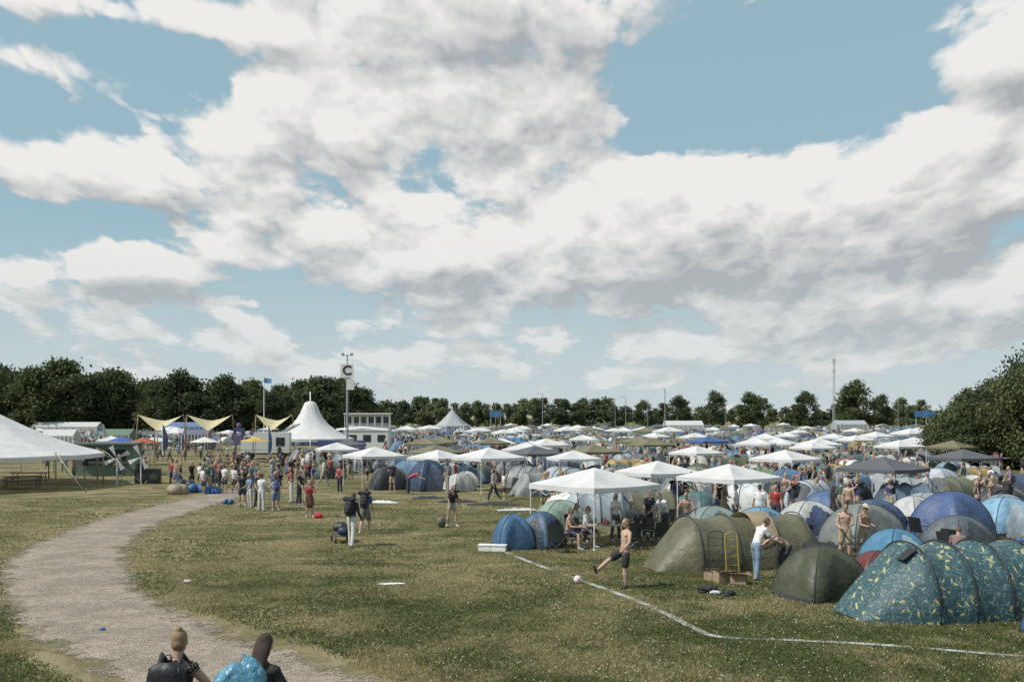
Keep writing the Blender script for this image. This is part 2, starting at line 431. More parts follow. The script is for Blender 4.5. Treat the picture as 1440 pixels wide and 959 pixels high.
def tree(name, h, cr, nl, ls, leaf, trunk=.25, seed=0, nclump=22, low=.3):
    rr = np.random.default_rng(seed); rp = random.Random(seed)
    mb = MB(); th = h*trunk
    mb.tube([(0,0,-.3),(0.02*h,0,th),(0,.02*h,h*.6),(0.03*h,0,h*.88)], [.035*h,.026*h,.016*h,.004*h], 0, 8)
    cen = []
    for i in range(nclump):
        z = low+(1-low)*rp.random()**.85; prof = math.sin(min(1, (z-low)/(1-low)*.92+.12)*math.pi)**.6
        a = rp.random()*6.283; r_ = cr*prof*(.35+.55*rp.random())
        cen.append((r_*math.cos(a), r_*math.sin(a), z*h*.92, cr*rp.uniform(.24, .42)))
    for c in cen[:12]:
        z0 = rp.uniform(th*.8, h*.55)
        mb.tube([(0,0,z0),(c[0]*.5,c[1]*.5,(z0+c[2])/2+.03*h),(c[0],c[1],c[2])], [.012*h,.008*h,.003*h], 0, 5)
    per = nl//nclump; P = []
    for c in cen:
        dr = rr.normal(size=(per, 3)); dr /= np.linalg.norm(dr, axis=1)[:, None]
        rd = rr.random(per)[:, None]**.4
        P.append(np.array(c[:3])+dr*rd*c[3]*np.array([1.15, 1.15, .8])*(1+.25*rr.normal(size=(per, 1))))
    P = np.concatenate(P); n = len(P)
    a = rr.normal(size=(n, 3)); a /= np.linalg.norm(a, axis=1)[:, None]
    b = np.cross(a, rr.normal(size=(n, 3))); b /= np.linalg.norm(b, axis=1)[:, None]
    s = ls*(.6+.8*rr.random(n))[:, None]
    Q = np.stack([P-a*s, P-b*s*.6, P+a*s, P+b*s*.6], 1).reshape(-1, 3)
    o0 = len(mb.v); mb.v += Q.tolist(); mb.f += [(o0+4*i, o0+4*i+1, o0+4*i+2, o0+4*i+3) for i in range(n)]; mb.m += [1]*n
    return mb.mesh(name, [bark, leaf])
bigT = [tree('oak_tree_mesh', 16, 6.5, 7600, .38, leafD, .18, s, 34, .14) for s in (1, 2, 3, 4)]
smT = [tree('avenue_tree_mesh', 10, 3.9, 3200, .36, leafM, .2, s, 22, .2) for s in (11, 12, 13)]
row = empty('distant_tree_row', (-120, 240, 0))
def addt(ms, px, Y, h, h0, parent):
    X = (px-720)/1400*Y
    s = h/h0
    o = place(R.choice(ms), 'distant_tree', (X-parent.location.x, Y-parent.location.y, -.1), R.uniform(0, 6.28), (s*R.uniform(.9, 1.15), s*R.uniform(.9, 1.15), s), parent)
for px in range(-160, 525, 15):
    Y = R.uniform(222, 262)
    top = np.interp(px, [-160,0,60,120,180,230,300,340,420,480,500,525], [18,17.5,15.5,16.5,16.5,14.5,13,13.5,12.5,14.5,14,9.5])
    addt(bigT, px+R.uniform(-7, 7), Y, top*R.uniform(.78, 1.1), 16, row)
row2 = empty('avenue_tree_row', (0, 350, 0))
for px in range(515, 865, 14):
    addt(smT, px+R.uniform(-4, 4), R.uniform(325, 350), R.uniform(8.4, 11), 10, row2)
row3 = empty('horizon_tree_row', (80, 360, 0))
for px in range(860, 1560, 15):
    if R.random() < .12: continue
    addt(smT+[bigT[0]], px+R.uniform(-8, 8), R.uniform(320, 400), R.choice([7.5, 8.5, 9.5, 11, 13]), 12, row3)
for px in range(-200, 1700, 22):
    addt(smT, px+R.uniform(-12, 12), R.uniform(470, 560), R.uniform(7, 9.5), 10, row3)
# right-hand thicket
bushM = [tree('thicket_tree_mesh', 9, 4.2, 17000, .16, leafD, .12, s, 46, .03) for s in (21, 22)]
for (px, Y, h, s) in [(1328,93,4.6,.7),(1345,90,5.4,.8),(1366,88,6.2,.95),(1390,86,6.9,1.0),(1414,88,7.6,1.1),(1440,84,9.2,1.0),(1466,90,11.6,1.1),(1490,86,12.2,1.1),(1362,98,6.4,1),(1402,100,8.2,1.1),(1520,90,12,1.1),(1550,84,11,1.1),(1448,98,10.5,1.0)]:
    k = h/9
    place(R.choice(bushM), 'broadleaf_tree', ((px-720)/1400*Y, Y, -.1), R.uniform(0, 6.28), (s*.85, s*.85, k))

# ------------------------------------------------------------------ tents
poleM = mat('tent_pole', (.05, .05, .055), rough=.5)
steel = mat('white_steel', (.62, .62, .62), rough=.4)
darkin = mat('dark_interior', (.018, .02, .024), rough=.8)  # near-black colour for painted shade inside an opening; also the carton filling
blackM = mat('black_plastic', (.02, .02, .022), rough=.5)
def dome(w, d, h, nu=48, nv=16, detail=True, door='closed', seed=0, lean=.0):
    # cross-pole dome: horizontal sections are near-square, fabric taut between two crossing arched poles
    mb = MB(); rp = random.Random(seed); P = []
    ph0 = rp.random()*6
    for i in range(nu+1):
        th = 2*math.pi*i/nu; c, s_ = math.cos(th), math.sin(th); col = []
        for j in range(nv+1):
            t = j/nv; a = t*math.pi/2
            ex = 9-4.5*t
            f = (abs(c)**ex+abs(s_)**ex)**(-1/ex)
            rr = math.cos(a)**.95 if j < nv else 0
            sag = 1-.10*(math.cos(4*th)*.5+.5)*math.sin(a*2)**.8 if 0 < j < nv else 1
            wr = 1+.012*math.sin(th*9+ph0+t*5)*math.sin(a*2)
            r_ = rr*f*sag*wr
            col.append((w/2*r_*c+lean*math.sin(a), d/2*r_*s_, h*math.sin(a)**1.0))
        P.append(col)
    dc = 3*nu//4
    def mf(i, j):
        x = (i-dc)/(nu*.095); y = j/(nv*.66)
        if abs(x) < 1 and x*x+y*y < 1: return 1
        if j == 0: return 3
        return 0
    mb.grid(P, mf=mf)
    if detail:
        for k in range(4):
            i = nu//8+k*nu//4
            mb.tube([Vector(p)*1.006 for p in P[i]], .013, 2, 5)
            q = Vector(P[i][nv//2]); e = Vector(P[i][0]); mb.tube([q, Vector((e.x*1.35, e.y*1.35, 0))], .004, 2, 3)
    return mb
def tunnel(L, w, h, hoops=4, nose=1.0, tail=.8, na=28, door=True, detail=True):
    mb = MB()
    ns = 40
    rows = []; hoopx = [nose+(L-nose-tail)*k/(hoops-1) for k in range(hoops)]
    for i in range(ns+1):
        x = L*i/ns
        if x < nose: k = (max(x, 0)/nose)**.78; kw = .45+.55*(max(x, 0)/nose)**.8
        elif x > L-tail: u = max(0., (L-x)/tail); k = u**.7; kw = .55+.45*u**.6
        else:
            dd = min(abs(x-q) for q in hoopx); sp_ = (hoopx[1]-hoopx[0])/2
            k = 1-.075*math.sin(min(1, dd/sp_)*math.pi/2); kw = 1-.04*math.sin(min(1, dd/sp_)*math.pi/2)
        k = max(k, .02)
        row = []
        for j in range(na+1):
            a = math.pi*j/na; cc = math.cos(a)
            yy = w/2*kw*(abs(cc)**.88)*(1 if cc > 0 else -1)
            row.append((x-L/2, yy, h*k*max(0, math.sin(a))**.9 if 0 < j < na else 0))
        rows.append(row)
    def mf(i, j):
        x = L*(i+.5)/ns
        if door and x < nose*.95 and abs(j-na/2+.5) < na*.2: return 1
        return 0
    mb.grid(rows, mf=mf)
    for q in hoopx:
        k = 1.012
        mb.tube([(q-L/2, w/2*k*(abs(math.cos(math.pi*j/20))**.88)*(1 if j < 10 else -1), h*k*max(0, math.sin(math.pi*j/20))**.9) for j in range(21)], .02 if detail else .015, 2, 5)
        for sgn in (-1, 1):
            mb.tube([(q-L/2, sgn*w/2*.93, h*.55), (q-L/2, sgn*(w/2+.6), 0)], .004, 2, 3)
    return mb
TCOLS = [(.05,.085,.16),(.08,.14,.25),(.05,.055,.065),(.15,.17,.18),(.11,.115,.07),(.30,.32,.33),(.035,.05,.09),(.10,.19,.27),(.15,.15,.10),(.38,.42,.45),
         (.13,.24,.34),(.60,.60,.58),(.07,.14,.14),(.22,.23,.23),(.09,.11,.06),(.06,.08,.13),(.07,.19,.34),(.16,.25,.30),(.45,.45,.42),(.12,.13,.14),(.34,.24,.09),(.14,.22,.11),(.09,.14,.23),(.50,.53,.54),(.30,.36,.39),(.55,.53,.48),(.26,.10,.06),(.16,.17,.11),(.20,.21,.16),(.10,.12,.085)]
rfab = random_fabric('tent_fabric', TCOLS)
doorT = mat('tent_door_dark', (.07, .08, .095), rough=.7)
hem = mat('tent_hem', (.03, .03, .035))
GR = []   # occupied circles (x,y,r)
def hero(name, mb, col, x, y, rz=0, door=None, r=None, trim=None):
    c = col if not isinstance(col, tuple) else fabric('tent_fabric_'+name, col)
    dcol = door if door is not None else tuple(v*.55 for v in (col if isinstance(col, tuple) else (.05,.1,.1)))
    o = mb.obj(name, [c, fabric('tent_door', dcol), trim or poleM, hem], (x, y), rad(rz), smooth=True)
    GR.append((x, y, r or 1.4)); return o
# feather-pattern fabric
m, ntp, b, o = newmat('feather_print_fabric')
tc = node(ntp, 'ShaderNodeTexCoord').outputs['Object']
FS = 5.6
vp = node(ntp, 'ShaderNodeTexVoronoi'); vp.inputs['Scale'].default_value = FS; vp.inputs['Randomness'].default_value = .8
ntp.links.new(tc, vp.inputs['Vector'])
loc = V(ntp, 'SUBTRACT', V(ntp, 'MULTIPLY', tc, (FS,)*3), V(ntp, 'MULTIPLY', vp.outputs['Position'], (FS,)*3))
sc_ = node(ntp, 'ShaderNodeSeparateColor'); ntp.links.new(vp.outputs['Color'], sc_.inputs[0])
rot = node(ntp, 'ShaderNodeVectorRotate', rotation_type='AXIS_ANGLE'); rot.inputs['Axis'].default_value = (.2, 1, .3)
ntp.links.new(loc, rot.inputs['Vector']); ntp.links.new(M(ntp, 'MULTIPLY', sc_.outputs[0], 6.28), rot.inputs['Angle'])
ln_ = V(ntp, 'LENGTH', V(ntp, 'MULTIPLY', rot.outputs[0], (2.6, 1.2, 7.5)), out=1)
leafy = M(ntp, 'MULTIPLY', M(ntp, 'LESS_THAN', ln_, .92), M(ntp, 'GREATER_THAN', sc_.outputs[1], .56))
nn = NOISE(ntp, tc, 5.5, 2, .5, .8)
lnm = M(ntp, 'LESS_THAN', M(ntp, 'ABSOLUTE', M(ntp, 'SUBTRACT', nn, .5)), .016)
cp = MIX(ntp, M(ntp, 'MULTIPLY', lnm, .7), (.025, .066, .078), (.20, .27, .24))
cp = MIX(ntp, leafy, cp, (.34, .32, .14))
ntp.links.new(cp, b.inputs['Base Color']); b.inputs['Roughness'].default_value = .6
bn = node(ntp, 'ShaderNodeBump'); bn.inputs['Strength'].default_value = .8; bn.inputs['Distance'].default_value = .07; ntp.links.new(NOISE(ntp, tc, 3.2, 3), bn.inputs['Height']); ntp.links.new(bn.outputs[0], b.inputs['Normal'])
featherM = m
o = tunnel(6.6, 2.7, 1.62, 6, 1.5, .6).obj('tunnel_tent', [featherM, featherM, blackM, hem], (10.75, 23.1), rad(11), smooth=True); GR.append((9.5,22.8,2)); GR.append((12,23.5,2))
vb = MB(); vb.box((0,0,0), (.42,.30,.02), 0, ry=rad(-35)); ov = vb.obj('vent', [blackM], (-2.05, -.45, 1.42), parent=o)
# olive tunnel tent
o = tunnel(5.7, 2.3, 1.55, 4, 1.2, .9).obj('tunnel_tent', [fabric('olive_fabric', (.125, .12, .072)), fabric('olive_dark_fabric', (.10, .097, .058)), poleM, hem], (6.75, 30.0), rad(16), smooth=True)
GR += [(5,29.6,1.7),(7,30,1.7),(9,30.6,1.7)]
ab = MB(); ab.grid([[(x, 1.175*abs(math.cos(math.pi*j/20))**.88*(1 if j < 10 else -1), 1.60*max(0, math.sin(math.pi*j/20))**.9+.02) for j in range(3, 18)] for x in (.15, .5, .85)])
ab.obj('awning_panel', [fabric('tan_fabric', (.30, .24, .15))], (0, 0, 0), parent=o, smooth=True)
hero('dome_tent', dome(2.0, 1.7, 1.24, 64, 22), (.062,.068,.040), 7.75, 24.9, 24, r=1.4)
hero('pop_up_tent', dome(1.35, 1.5, 1.15, 48, 16), (.05,.13,.24), .05, 34.2, 10, (.02,.06,.12))
hero('pop_up_tent', dome(1.4, 1.5, 1.2, 48, 16), (.05,.11,.19), 1.0, 34.4, -30, (.015,.03,.05))
hero('dome_tent', dome(2.2, 1.9, 1.25), (.24,.32,.26), 1.9, 38.6, 15, (.18,.25,.2))
hero('dome_tent', dome(1.7, 1.6, 1.18), (.07,.20,.32), 11.3, 29.4, 20, (.3,.4,.45), 1.1)
hero('dome_tent', dome(1.5, 1.1, .80), (.13,.03,.03), 10.1, 27.4, 10, r=1)
hero('dome_tent', dome(2.6, 2.3, 1.75, 64, 20), (.055,.095,.21), 16.1, 36.5, 35, (.06,.11,.22), 1.9)
hero('dome_tent', dome(2.4, 2.1, 1.4), (.19,.35,.48), 18.9, 38.2, 10, (.38,.45,.5))
hero('dome_tent', dome(1.8, 1.6, 1.2), (.45,.46,.46), 16.6, 41.2, 30)
hero('dome_tent', dome(2.5, 2.1, 1.5), (.16,.175,.17), 12.1, 34.3, 20, (.12,.13,.13), 1.7)
hero('dome_tent', dome(2.2, 1.9, 1.25), (.42,.43,.42), 11.4, 38.3, 12, (.06,.08,.15))
hero('tunnel_tent', tunnel(3.4,2.1,1.3,3,.8,.8), (.12,.17,.23), 18.8, 47.6, 5, r=2)
hero('dome_tent', dome(2.3, 2.0, 1.3), (.05,.065,.11), 16.9, 50.5, 20)
hero('dome_tent', dome(2.4, 2.1, 1.35), (.17,.165,.11), 25.2, 52.5, 10)
hero('dome_tent', dome(2.1, 2.0, 1.25), (.04,.045,.06), 22.3, 45.5, 30)
hero('dome_tent', dome(2.1, 2.0, 1.2), (.25,.27,.28), 20.9, 42.2, -15)
hero('dome_tent', dome(2.1, 2.0, 1.15), (.14,.15,.10), 23.6, 47.8, 15)
hero('dome_tent', dome(2.2, 1.9, 1.2), (.20,.26,.24), 7.4, 36.6, 10)
hero('dome_tent', dome(2.0, 1.8, 1.2), (.14,.29,.40), 9.0, 36.2, 40)
hero('dome_tent', dome(2.2, 1.9, 1.2), (.07,.13,.25), 14.0, 44.2, 40)
hero('dome_tent', dome(1.7, 1.4, .85), (.05,.12,.26), 11.5, 20.3, 10, r=.9)
hero('dome_tent', dome(2.0, 1.8, 1.25), (.10,.12,.14), 14.6, 32.6, 25, r=1.1)
hero('dome_tent', dome(2.1, 1.9, 1.3), (.06,.10,.18), 13.9, 38.2, 20)
hero('dome_tent', dome(2.1, 1.8, 1.15), (.30,.33,.34), 18.2, 43.8, 10)
hero('dome_tent', dome(2.2, 1.8, 1.38), (.03,.035,.043), -7.6, 61.3, 20)
hero('dome_tent', dome(2.2, 2.0, 1.85), (.03,.055,.11), -5.1, 60.4, 35, (.11,.14,.19), 1.5)
hero('dome_tent', dome(1.6, 1.5, 1.0), (.5,.5,.49), -2.9, 63.4, 15)
hero('dome_tent', dome(2.2, 1.8, 1.25), (.07,.12,.12), -13.2, 72, 15)
hero('dome_tent', dome(1.7, 1.5, 1.05), (.40,.40,.40), -3.2, 60.0, 40, (.4,.4,.4))

# ------------------------------------------------------------------ gazebos
def gazebo(size=3., eave=1.9, apex=2.42, legs=True, valance=.2):
    mb = MB(); h = size/2; n = 8
    cs = [(-h,-h),(h,-h),(h,h),(-h,h)]
    for k in range(4):
        a = Vector((*cs[k], 0)); b = Vector((*cs[(k+1) % 4], 0)); rows = []
        for i in range(n+1):
            t = i/n; row = []
            for j in range(9):
                s = j/8; p = a.lerp(b, s)*(1-t)
                z = eave+(apex-eave)*t**1.05-.08*math.sin(math.pi*s)*math.sin(math.pi*min(1, t*1.0+.12))
                if i == n: z = apex
                row.append((p.x, p.y, z))
            rows.append(row)
        mb.grid(rows, 0)
        rows = []
        out = 1.006
        for z in (0, -valance):
            rows.append([(a.lerp(b, j/24).x*out, a.lerp(b, j/24).y*out, eave+z-.03*math.sin(math.pi*j/24)*(z == 0)+(.03*abs(math.sin(j*math.pi/4)) if z else 0)) for j in range(25)])
        mb.grid(rows, 0)
    if legs:
        for (x, y) in cs:
            mb.tube([(x*.98, y*.98, 0), (x*.98, y*.98, eave)], .022, 1, 6)
            mb.box((x*.98, y*.98, .01), (.1, .1, .02), 1)
        for k in range(4):
            a = Vector((*cs[k], 0))*.97; b = Vector((*cs[(k+1) % 4], 0))*.97
            for i in range(4):
                p = a.lerp(b, i/4); q = a.lerp(b, (i+1)/4)
                mb.tube([(p.x,p.y,eave-.35),(q.x,q.y,eave-.05)], .009, 1, 4); mb.tube([(p.x,p.y,eave-.05),(q.x,q.y,eave-.35)], .009, 1, 4)
    return mb
whiteC = mat('white_canvas', (.68, .68, .68), rough=.7, var=.08, scale=1.5, bump=.45, bscale=2.2, trans=.28)
oliveC = mat('olive_canvas', (.17, .16, .10), rough=.8, var=.1, bump=.3, bscale=2, trans=.15)
greyC = mat('grey_canvas', (.095, .10, .11), rough=.8, var=.1, bump=.3, bscale=2, trans=.1)
creamC = mat('cream_canvas', (.58, .52, .33), rough=.8, var=.08, trans=.3)
blueC = mat('blue_canvas', (.06, .12, .28), rough=.8, trans=.15)
gm = {}
for k, c_ in (('w', whiteC), ('o', oliveC), ('g', greyC), ('b', blueC)):
    gm[k] = gazebo().mesh('gazebo_'+k, [c_, steel], False)
for (x, y, k, s, rz) in [(2.95,35.6,'w',1.10,40),(9.15,42,'w',1.03,38),(6.95,47.5,'w',.98,28),(-1.4,60,'w',1.08,35),(-8.9,64.5,'w',1.04,32),(-5.6,73,'o',1,35),
    (1.6,70.5,'g',1,30),(3.0,88,'w',1.05,30),(6.1,74,'o',1,25),(13.7,74,'w',.95,35),(16.6,60.5,'w',1.02,40),(18.1,48.6,'g',1.04,38),(37.2,84,'o',1.02,35),
    (12.8,92,'o',1,20),(13.5,101,'o',1,30),(-13.9,79,'w',1,20),(23.6,150,'w',1.2,20),(38,110,'w',1,20),(52,130,'w',1.2,20),(39.4,122,'w',1,50),(-42.7,106,'w',1,20),
    (-40,112,'w',.9,40),(-18,170,'w',1.2,0),(-15,182,'w',1.2,30),(.5,170,'w',1,30),(9,160,'w',1.2,20),(23,125,'w',1,15),(-2,98,'o',1,15),(26,86,'w',.95,25),(8,112,'w',1,0),(20.5,104,'b',1,20)]:
    place(gm[k], 'gazebo', (x, y), rad(rz), s); GR.append((x, y, 2.0 if y > 36 else 2.6))

# ------------------------------------------------------------------ tent field
lod = []
for i in range(6):
    w, d_, h_ = R.uniform(1.8, 2.6), R.uniform(1.7, 2.2), R.uniform(1.05, 1.45)
    lod.append(dome(w, d_, h_, 32, 9, True, seed=i).mesh('field_dome_tent', [rfab, doorT, poleM, hem], True))
for i in range(4):
    lod.append(tunnel(R.uniform(3.0, 4.2), R.uniform(1.8, 2.2), R.uniform(1.15, 1.5), 3, .9, .9, 14, detail=False).mesh('field_tunnel_tent', [rfab, doorT, poleM, hem], True))
bag = MB()
for k in range(5): bag.ell((R.uniform(-.6,.6), R.uniform(-.4,.4), .16), (R.uniform(.15,.3), R.uniform(.12,.22), R.uniform(.14,.24)), 0, 8, 6, R.random()*3, .12)
bagmesh = bag.mesh('bags', [random_fabric('bag_fabric', [(.02,.02,.025),(.3,.05,.04),(.05,.15,.4),(.5,.5,.5),(.1,.1,.1),(.4,.3,.1)])], True)
def camp_chair():
    mb = MB()
    for sx in (-1, 1):
        for a, b_ in (((-.26*sx,-.24,0),(.26*sx,-.24,.42)), ((-.26*sx,.24,0),(.26*sx,.22,.42)), ((.27*sx,-.24,0),(.27*sx,.24,.42)), ((.27*sx,.24,0),(.27*sx,-.24,.62)), ((.27*sx,.22,.40),(.27*sx,.34,.92)), ((.27*sx,-.26,.62),(.27*sx,.28,.64))):
            mb.tube([a, b_], .012, 1, 5)
    mb.grid([[(x, y, .43-.05*(1-(x/.27)**2)) for x in (-.27,-.13,0,.13,.27)] for y in (-.24, 0, .24)], 0)
    mb.grid([[(x, .24+t*.12+.04*(1-(x/.27)**2), .42+t*.52) for x in (-.27,-.13,0,.13,.27)] for t in (0, .5, 1)], 0)
    mb.box((-.30,0,.645), (.06,.5,.012), 0); mb.box((.30,0,.645), (.06,.5,.012), 0)
    return mb
chairM = camp_chair().mesh('camping_chair_mesh', [random_fabric('chair_fabric', [(.02,.02,.022),(.03,.04,.07),(.02,.03,.03),(.05,.05,.05)]), poleM])
field = empty('tent_field', (0, 60, 0)); clutter = empty('camp_clutter', (0, 60, 0))
def ymin(x, y):
    px = 720+1400*x/y
    return float(np.interp(px, [380,430,500,520,700,715,760,800,950,1000,1440,1700], [150,90,74,66,65,58,52,42,40,37,34,30]))
y = 34.; cnt = 0; slots = []
while y < 330:
    st_ = 2.65+(y-34)*.0105
    x = -.62*y+R.uniform(0, 2)
    while x < .62*y:
        xx, yy = x+R.uniform(-1.1, 1.1), y+R.uniform(-1.3, 1.3)
        x += st_*R.uniform(.8, 1.2)
        px = 720+1400*xx/yy
        if yy < ymin(xx, yy): continue
        if px < 400 and yy < 150: continue
        if 395 < px < 560 and 98 < yy < 150: continue
        if px > 1300 and 74 < yy < 130: continue
        if px > 1385 and yy > 55: continue
        if yy > 90 and math.sin(xx*.07+yy*.045) > .955: continue
        if any((xx-a)**2+(yy-b2)**2 < (c_+.85)**2 for a, b2, c_ in GR if abs(b2-yy) < 4):
            continue
        if R.random() < .10:
            slots.append((xx, yy)); continue
        if R.random() < .05 and yy > 60:
            place(gm[R.choice('wwwog')], 'gazebo', (xx, yy-60, 0), R.random()*3, R.uniform(.9, 1.1), field)
        else:
            me = R.choice(lod)
            place(me, 'tent', (xx, yy-60, 0), R.gauss(.2, .8)+R.choice([0, math.pi]), R.uniform(.8, 1.14), field)
        cnt += 1
        if yy < 130 and R.random() < .55:
            slots.append((xx+st_*.5, yy-.8))
    y += st_*.95
print('tents', cnt)
for (x, y) in slots:
    if any((x-a)**2+(y-b2)**2 < c_**2*.6 for a, b2, c_ in GR if abs(b2-y) < 4): continue
    q = R.random()
    if q < .35: place(bagmesh, 'bags', (x, y-60, 0), R.random()*6, R.uniform(.7, 1.1), clutter)
    elif q < .6: place(chairM, 'camping_chair', (x, y-60, 0), R.random()*6, 1, clutter)
for (x, y) in [(8.6,33.2),(10.1,32.2),(13.6,35.6),(6.3,33.8),(12.6,30.9),(17.6,34.3),(14.3,38.2),(5.0,38.8),(10.9,36.2),(13.2,32.0)]:
    place(bagmesh, 'bags', (x, y-60, 0), R.random()*6, .8, clutter); place(chairM, 'camping_chair', (x+.9, y-60.3, 0), R.random()*6, 1, clutter)

# ------------------------------------------------------------------ people
class Body:
    def __init__(s): s.mb = MB(); s.tags = []
    def limb(s, pts, rads, tag, side=None, n=12, cap=True, step=.03):
        pts = [Vector(p) for p in pts]; rads = [(r, r) if not isinstance(r, tuple) else r for r in rads]
        P = []; Q = []
        for i in range(len(pts)-1):
            k = max(1, int((pts[i+1]-pts[i]).length/step))
            for j in range(k):
                t = j/k; P.append(pts[i].lerp(pts[i+1], t)); t2 = t*t*(3-2*t)
                Q.append((rads[i][0]*(1-t2)+rads[i+1][0]*t2, rads[i][1]*(1-t2)+rads[i+1][1]*t2))
        P.append(pts[-1]); Q.append(rads[-1])
        t0 = (P[0]-P[1]).normalized(); t1 = (P[-1]-P[-2]).normalized()
        m0 = min(Q[0]); m1 = min(Q[-1])
        pre = [(P[0]+t0*m0*math.sin(a), (Q[0][0]*math.cos(a), Q[0][1]*math.cos(a))) for a in (1.35, .95, .5)]
        post = [(P[-1]+t1*m1*math.sin(a), (Q[-1][0]*math.cos(a), Q[-1][1]*math.cos(a))) for a in (.5, .95, 1.35)]
        allp = pre+list(zip(P, Q))+post
        vs = []; N_ = len(allp)
        for i, (p, r) in enumerate(allp):
            t = (allp[min(i+1, N_-1)][0]-allp[max(i-1, 0)][0]).normalized()
            sd_ = side if side is not None else (Vector((1, 0, 0)) if abs(t.x) < .8 else Vector((0, 1, 0)))
            a = sd_-t*sd_.dot(t)
            if a.length < .15: a = Vector((0, 0, 1))-t*t.z
            if a.length < .15: a = Vector((0, 1, 0))-t*t.y
            a.normalize(); b = t.cross(a)
            for k in range(n):
                th = 2*math.pi*k/n; vs.append(p+a*math.cos(th)*r[0]+b*math.sin(th)*r[1])
        fs = []
        for i in range(N_-1):
            for k in range(n):
                k2 = (k+1) % n; fs.append((i*n+k, i*n+k2, (i+1)*n+k2, (i+1)*n+k))
        fs.append(tuple(range(n))[::-1]); fs.append(tuple((N_-1)*n+k for k in range(n)))
        s.mb.add(vs, fs); s.tags += [tag]*len(vs)
    def ball(s, c, r, tag, fr=None, nu=14, nv=10):
        n0 = len(s.mb.v); s.mb.ell((0, 0, 0), r, 0, nu, nv)
        fr = fr or (Vector((1,0,0)), Vector((0,1,0)), Vector((0,0,1))); c = Vector(c)
        for i in range(n0, len(s.mb.v)):
            v = s.mb.v[i]; s.mb.v[i] = tuple(c+fr[0]*v[0]+fr[1]*v[1]+fr[2]*v[2])
        s.tags += [tag]*(len(s.mb.v)-n0)
TAGS = ['skin', 'top', 'bottom', 'shoe', 'hair', 'dark', 'pack', 'lip']
Fv = Vector((0, -1, 0)); Zv = Vector((0, 0, 1)); Sv = Vector((1, 0, 0))
def person_mesh(name, pose=None, H=1.78, fem=False, bare=False, top=(.3,.3,.3), bottom=(.05,.05,.08), shoe=(.4,.4,.4), hair=(.06,.04,.025), skin=(.40,.27,.20),
                legs='pants', sleeves='short', hairstyle='short', pack=None, hat=None, vox=.02, fingers=True):
    pose = pose or {}; B = Body()
    lean = rad(pose.get('lean', 2)); hp = rad(pose.get('head', 8)); yaw = rad(pose.get('yaw', 0))
    def up(a): return Zv*math.cos(a)+Fv*math.sin(a)
    def fr(a): return Fv*math.cos(a)-Zv*math.sin(a)
    U1, U2 = up(lean*.7), up(lean*1.12); N2 = fr(lean*1.12); N1 = fr(lean*.7)
    P0 = Vector((0, 0, 0)); waist = P0+U1*.15; chest = waist+U2*.2; sh = chest+U2*.135; nb = sh+U2*.05
    swd = .150 if fem else .172; tt = 'skin' if bare else 'top'; g_ = 0 if bare else .008
    tw = .118 if fem else .135
    B.limb([P0-U1*.05, P0+U1*.02], [(.165 if fem else .155, .108), (.165 if fem else .158, .112)], 'bottom', Sv, 16)
    B.limb([P0+U1*.05, waist, chest-U2*.03, chest+U2*.08, sh+U2*.0], [(.148+g_, .102+g_), (tw+g_*1.5, .092+g_), (.152+g_, .112+g_), (.158+g_, .105+g_), (.11, .07)], tt, Sv, 16)
    if bare:
        for s_ in (-1, 1): B.ball(chest+U2*.045+N2*.066+Sv*.07*s_, (.075, .045, .06), 'skin', (Sv, N2, U2))
    if fem:
        for s_ in (-1, 1): B.ball(chest+U2*.0+N2*.08+Sv*.065*s_, (.062, .055, .06), tt, (Sv, N2, U2))
    Uh = up(hp); Nh0 = fr(hp); Sh = (Sv*math.cos(yaw)+Nh0*math.sin(yaw)); Nh = (Nh0*math.cos(yaw)-Sv*math.sin(yaw))
    hb_ = nb+(U2+Uh).normalized()*.075
    hc = hb_+Uh*.095+Nh*.018
    B.limb([sh, nb, hb_+Uh*.02], [.075, .056, .055], 'skin', Sv)
    fh = (Sh, Nh, Uh)
    B.ball(hc+Uh*.015-Nh*.008, (.074, .094, .100), 'skin', fh, 18, 14)
    B.ball(hc-Uh*.055+Nh*.028, (.054, .062, .060), 'skin', fh)
    B.limb([hc+Uh*.02+Nh*.088, hc-Uh*.022+Nh*.108], [.010, .015], 'skin', Sh, 8, step=.01)
    for s_ in (-1, 1):
        B.ball(hc+Sh*.076*s_-Uh*.005-Nh*.005, (.012, .022, .034), 'skin', fh, 8, 6)
        B.ball(hc+Sh*.031*s_+Uh*.012+Nh*.078, (.014, .010, .009), 'dark', fh, 8, 6)
    B.ball(hc-Uh*.058+Nh*.082, (.024, .010, .008), 'lip', fh, 8, 6)
    if hairstyle == 'bald': pass
    else:
        B.ball(hc+Uh*.036-Nh*.024, (.082, .092, .088), 'hair', fh, 18, 12)
        B.ball(hc-Uh*.012-Nh*.046, (.076, .064, .082), 'hair', fh, 18, 12)
        if hairstyle in ('long', 'loose'):
            B.limb([hc-Nh*.05+Uh*.02, hc-Nh*.075-Uh*.09, nb-N2*.085-U2*.1, nb-N2*.10-U2*.2], [(.09,.06), (.092,.05), (.08,.04), (.05,.02)], 'hair', Sh)
        elif hairstyle == 'bun':
            B.ball(hc+Uh*.115-Nh*.055, (.042, .042, .038), 'hair', fh)
        elif hairstyle == 'pony':
            B.limb([hc-Nh*.09+Uh*.04, hc-Nh*.14, hc-Nh*.12-Uh*.14], [.03, .032, .015], 'hair', Sh)
    if hat:
        B.ball(hc+Uh*.075-Nh*.01, (.086, .098, .062), 'pack', fh, 16, 10)
        B.ball(hc+Uh*.058-Nh*.0, (.135, .15, .014), 'pack', fh, 20, 6)
    # legs
    zmin = 0
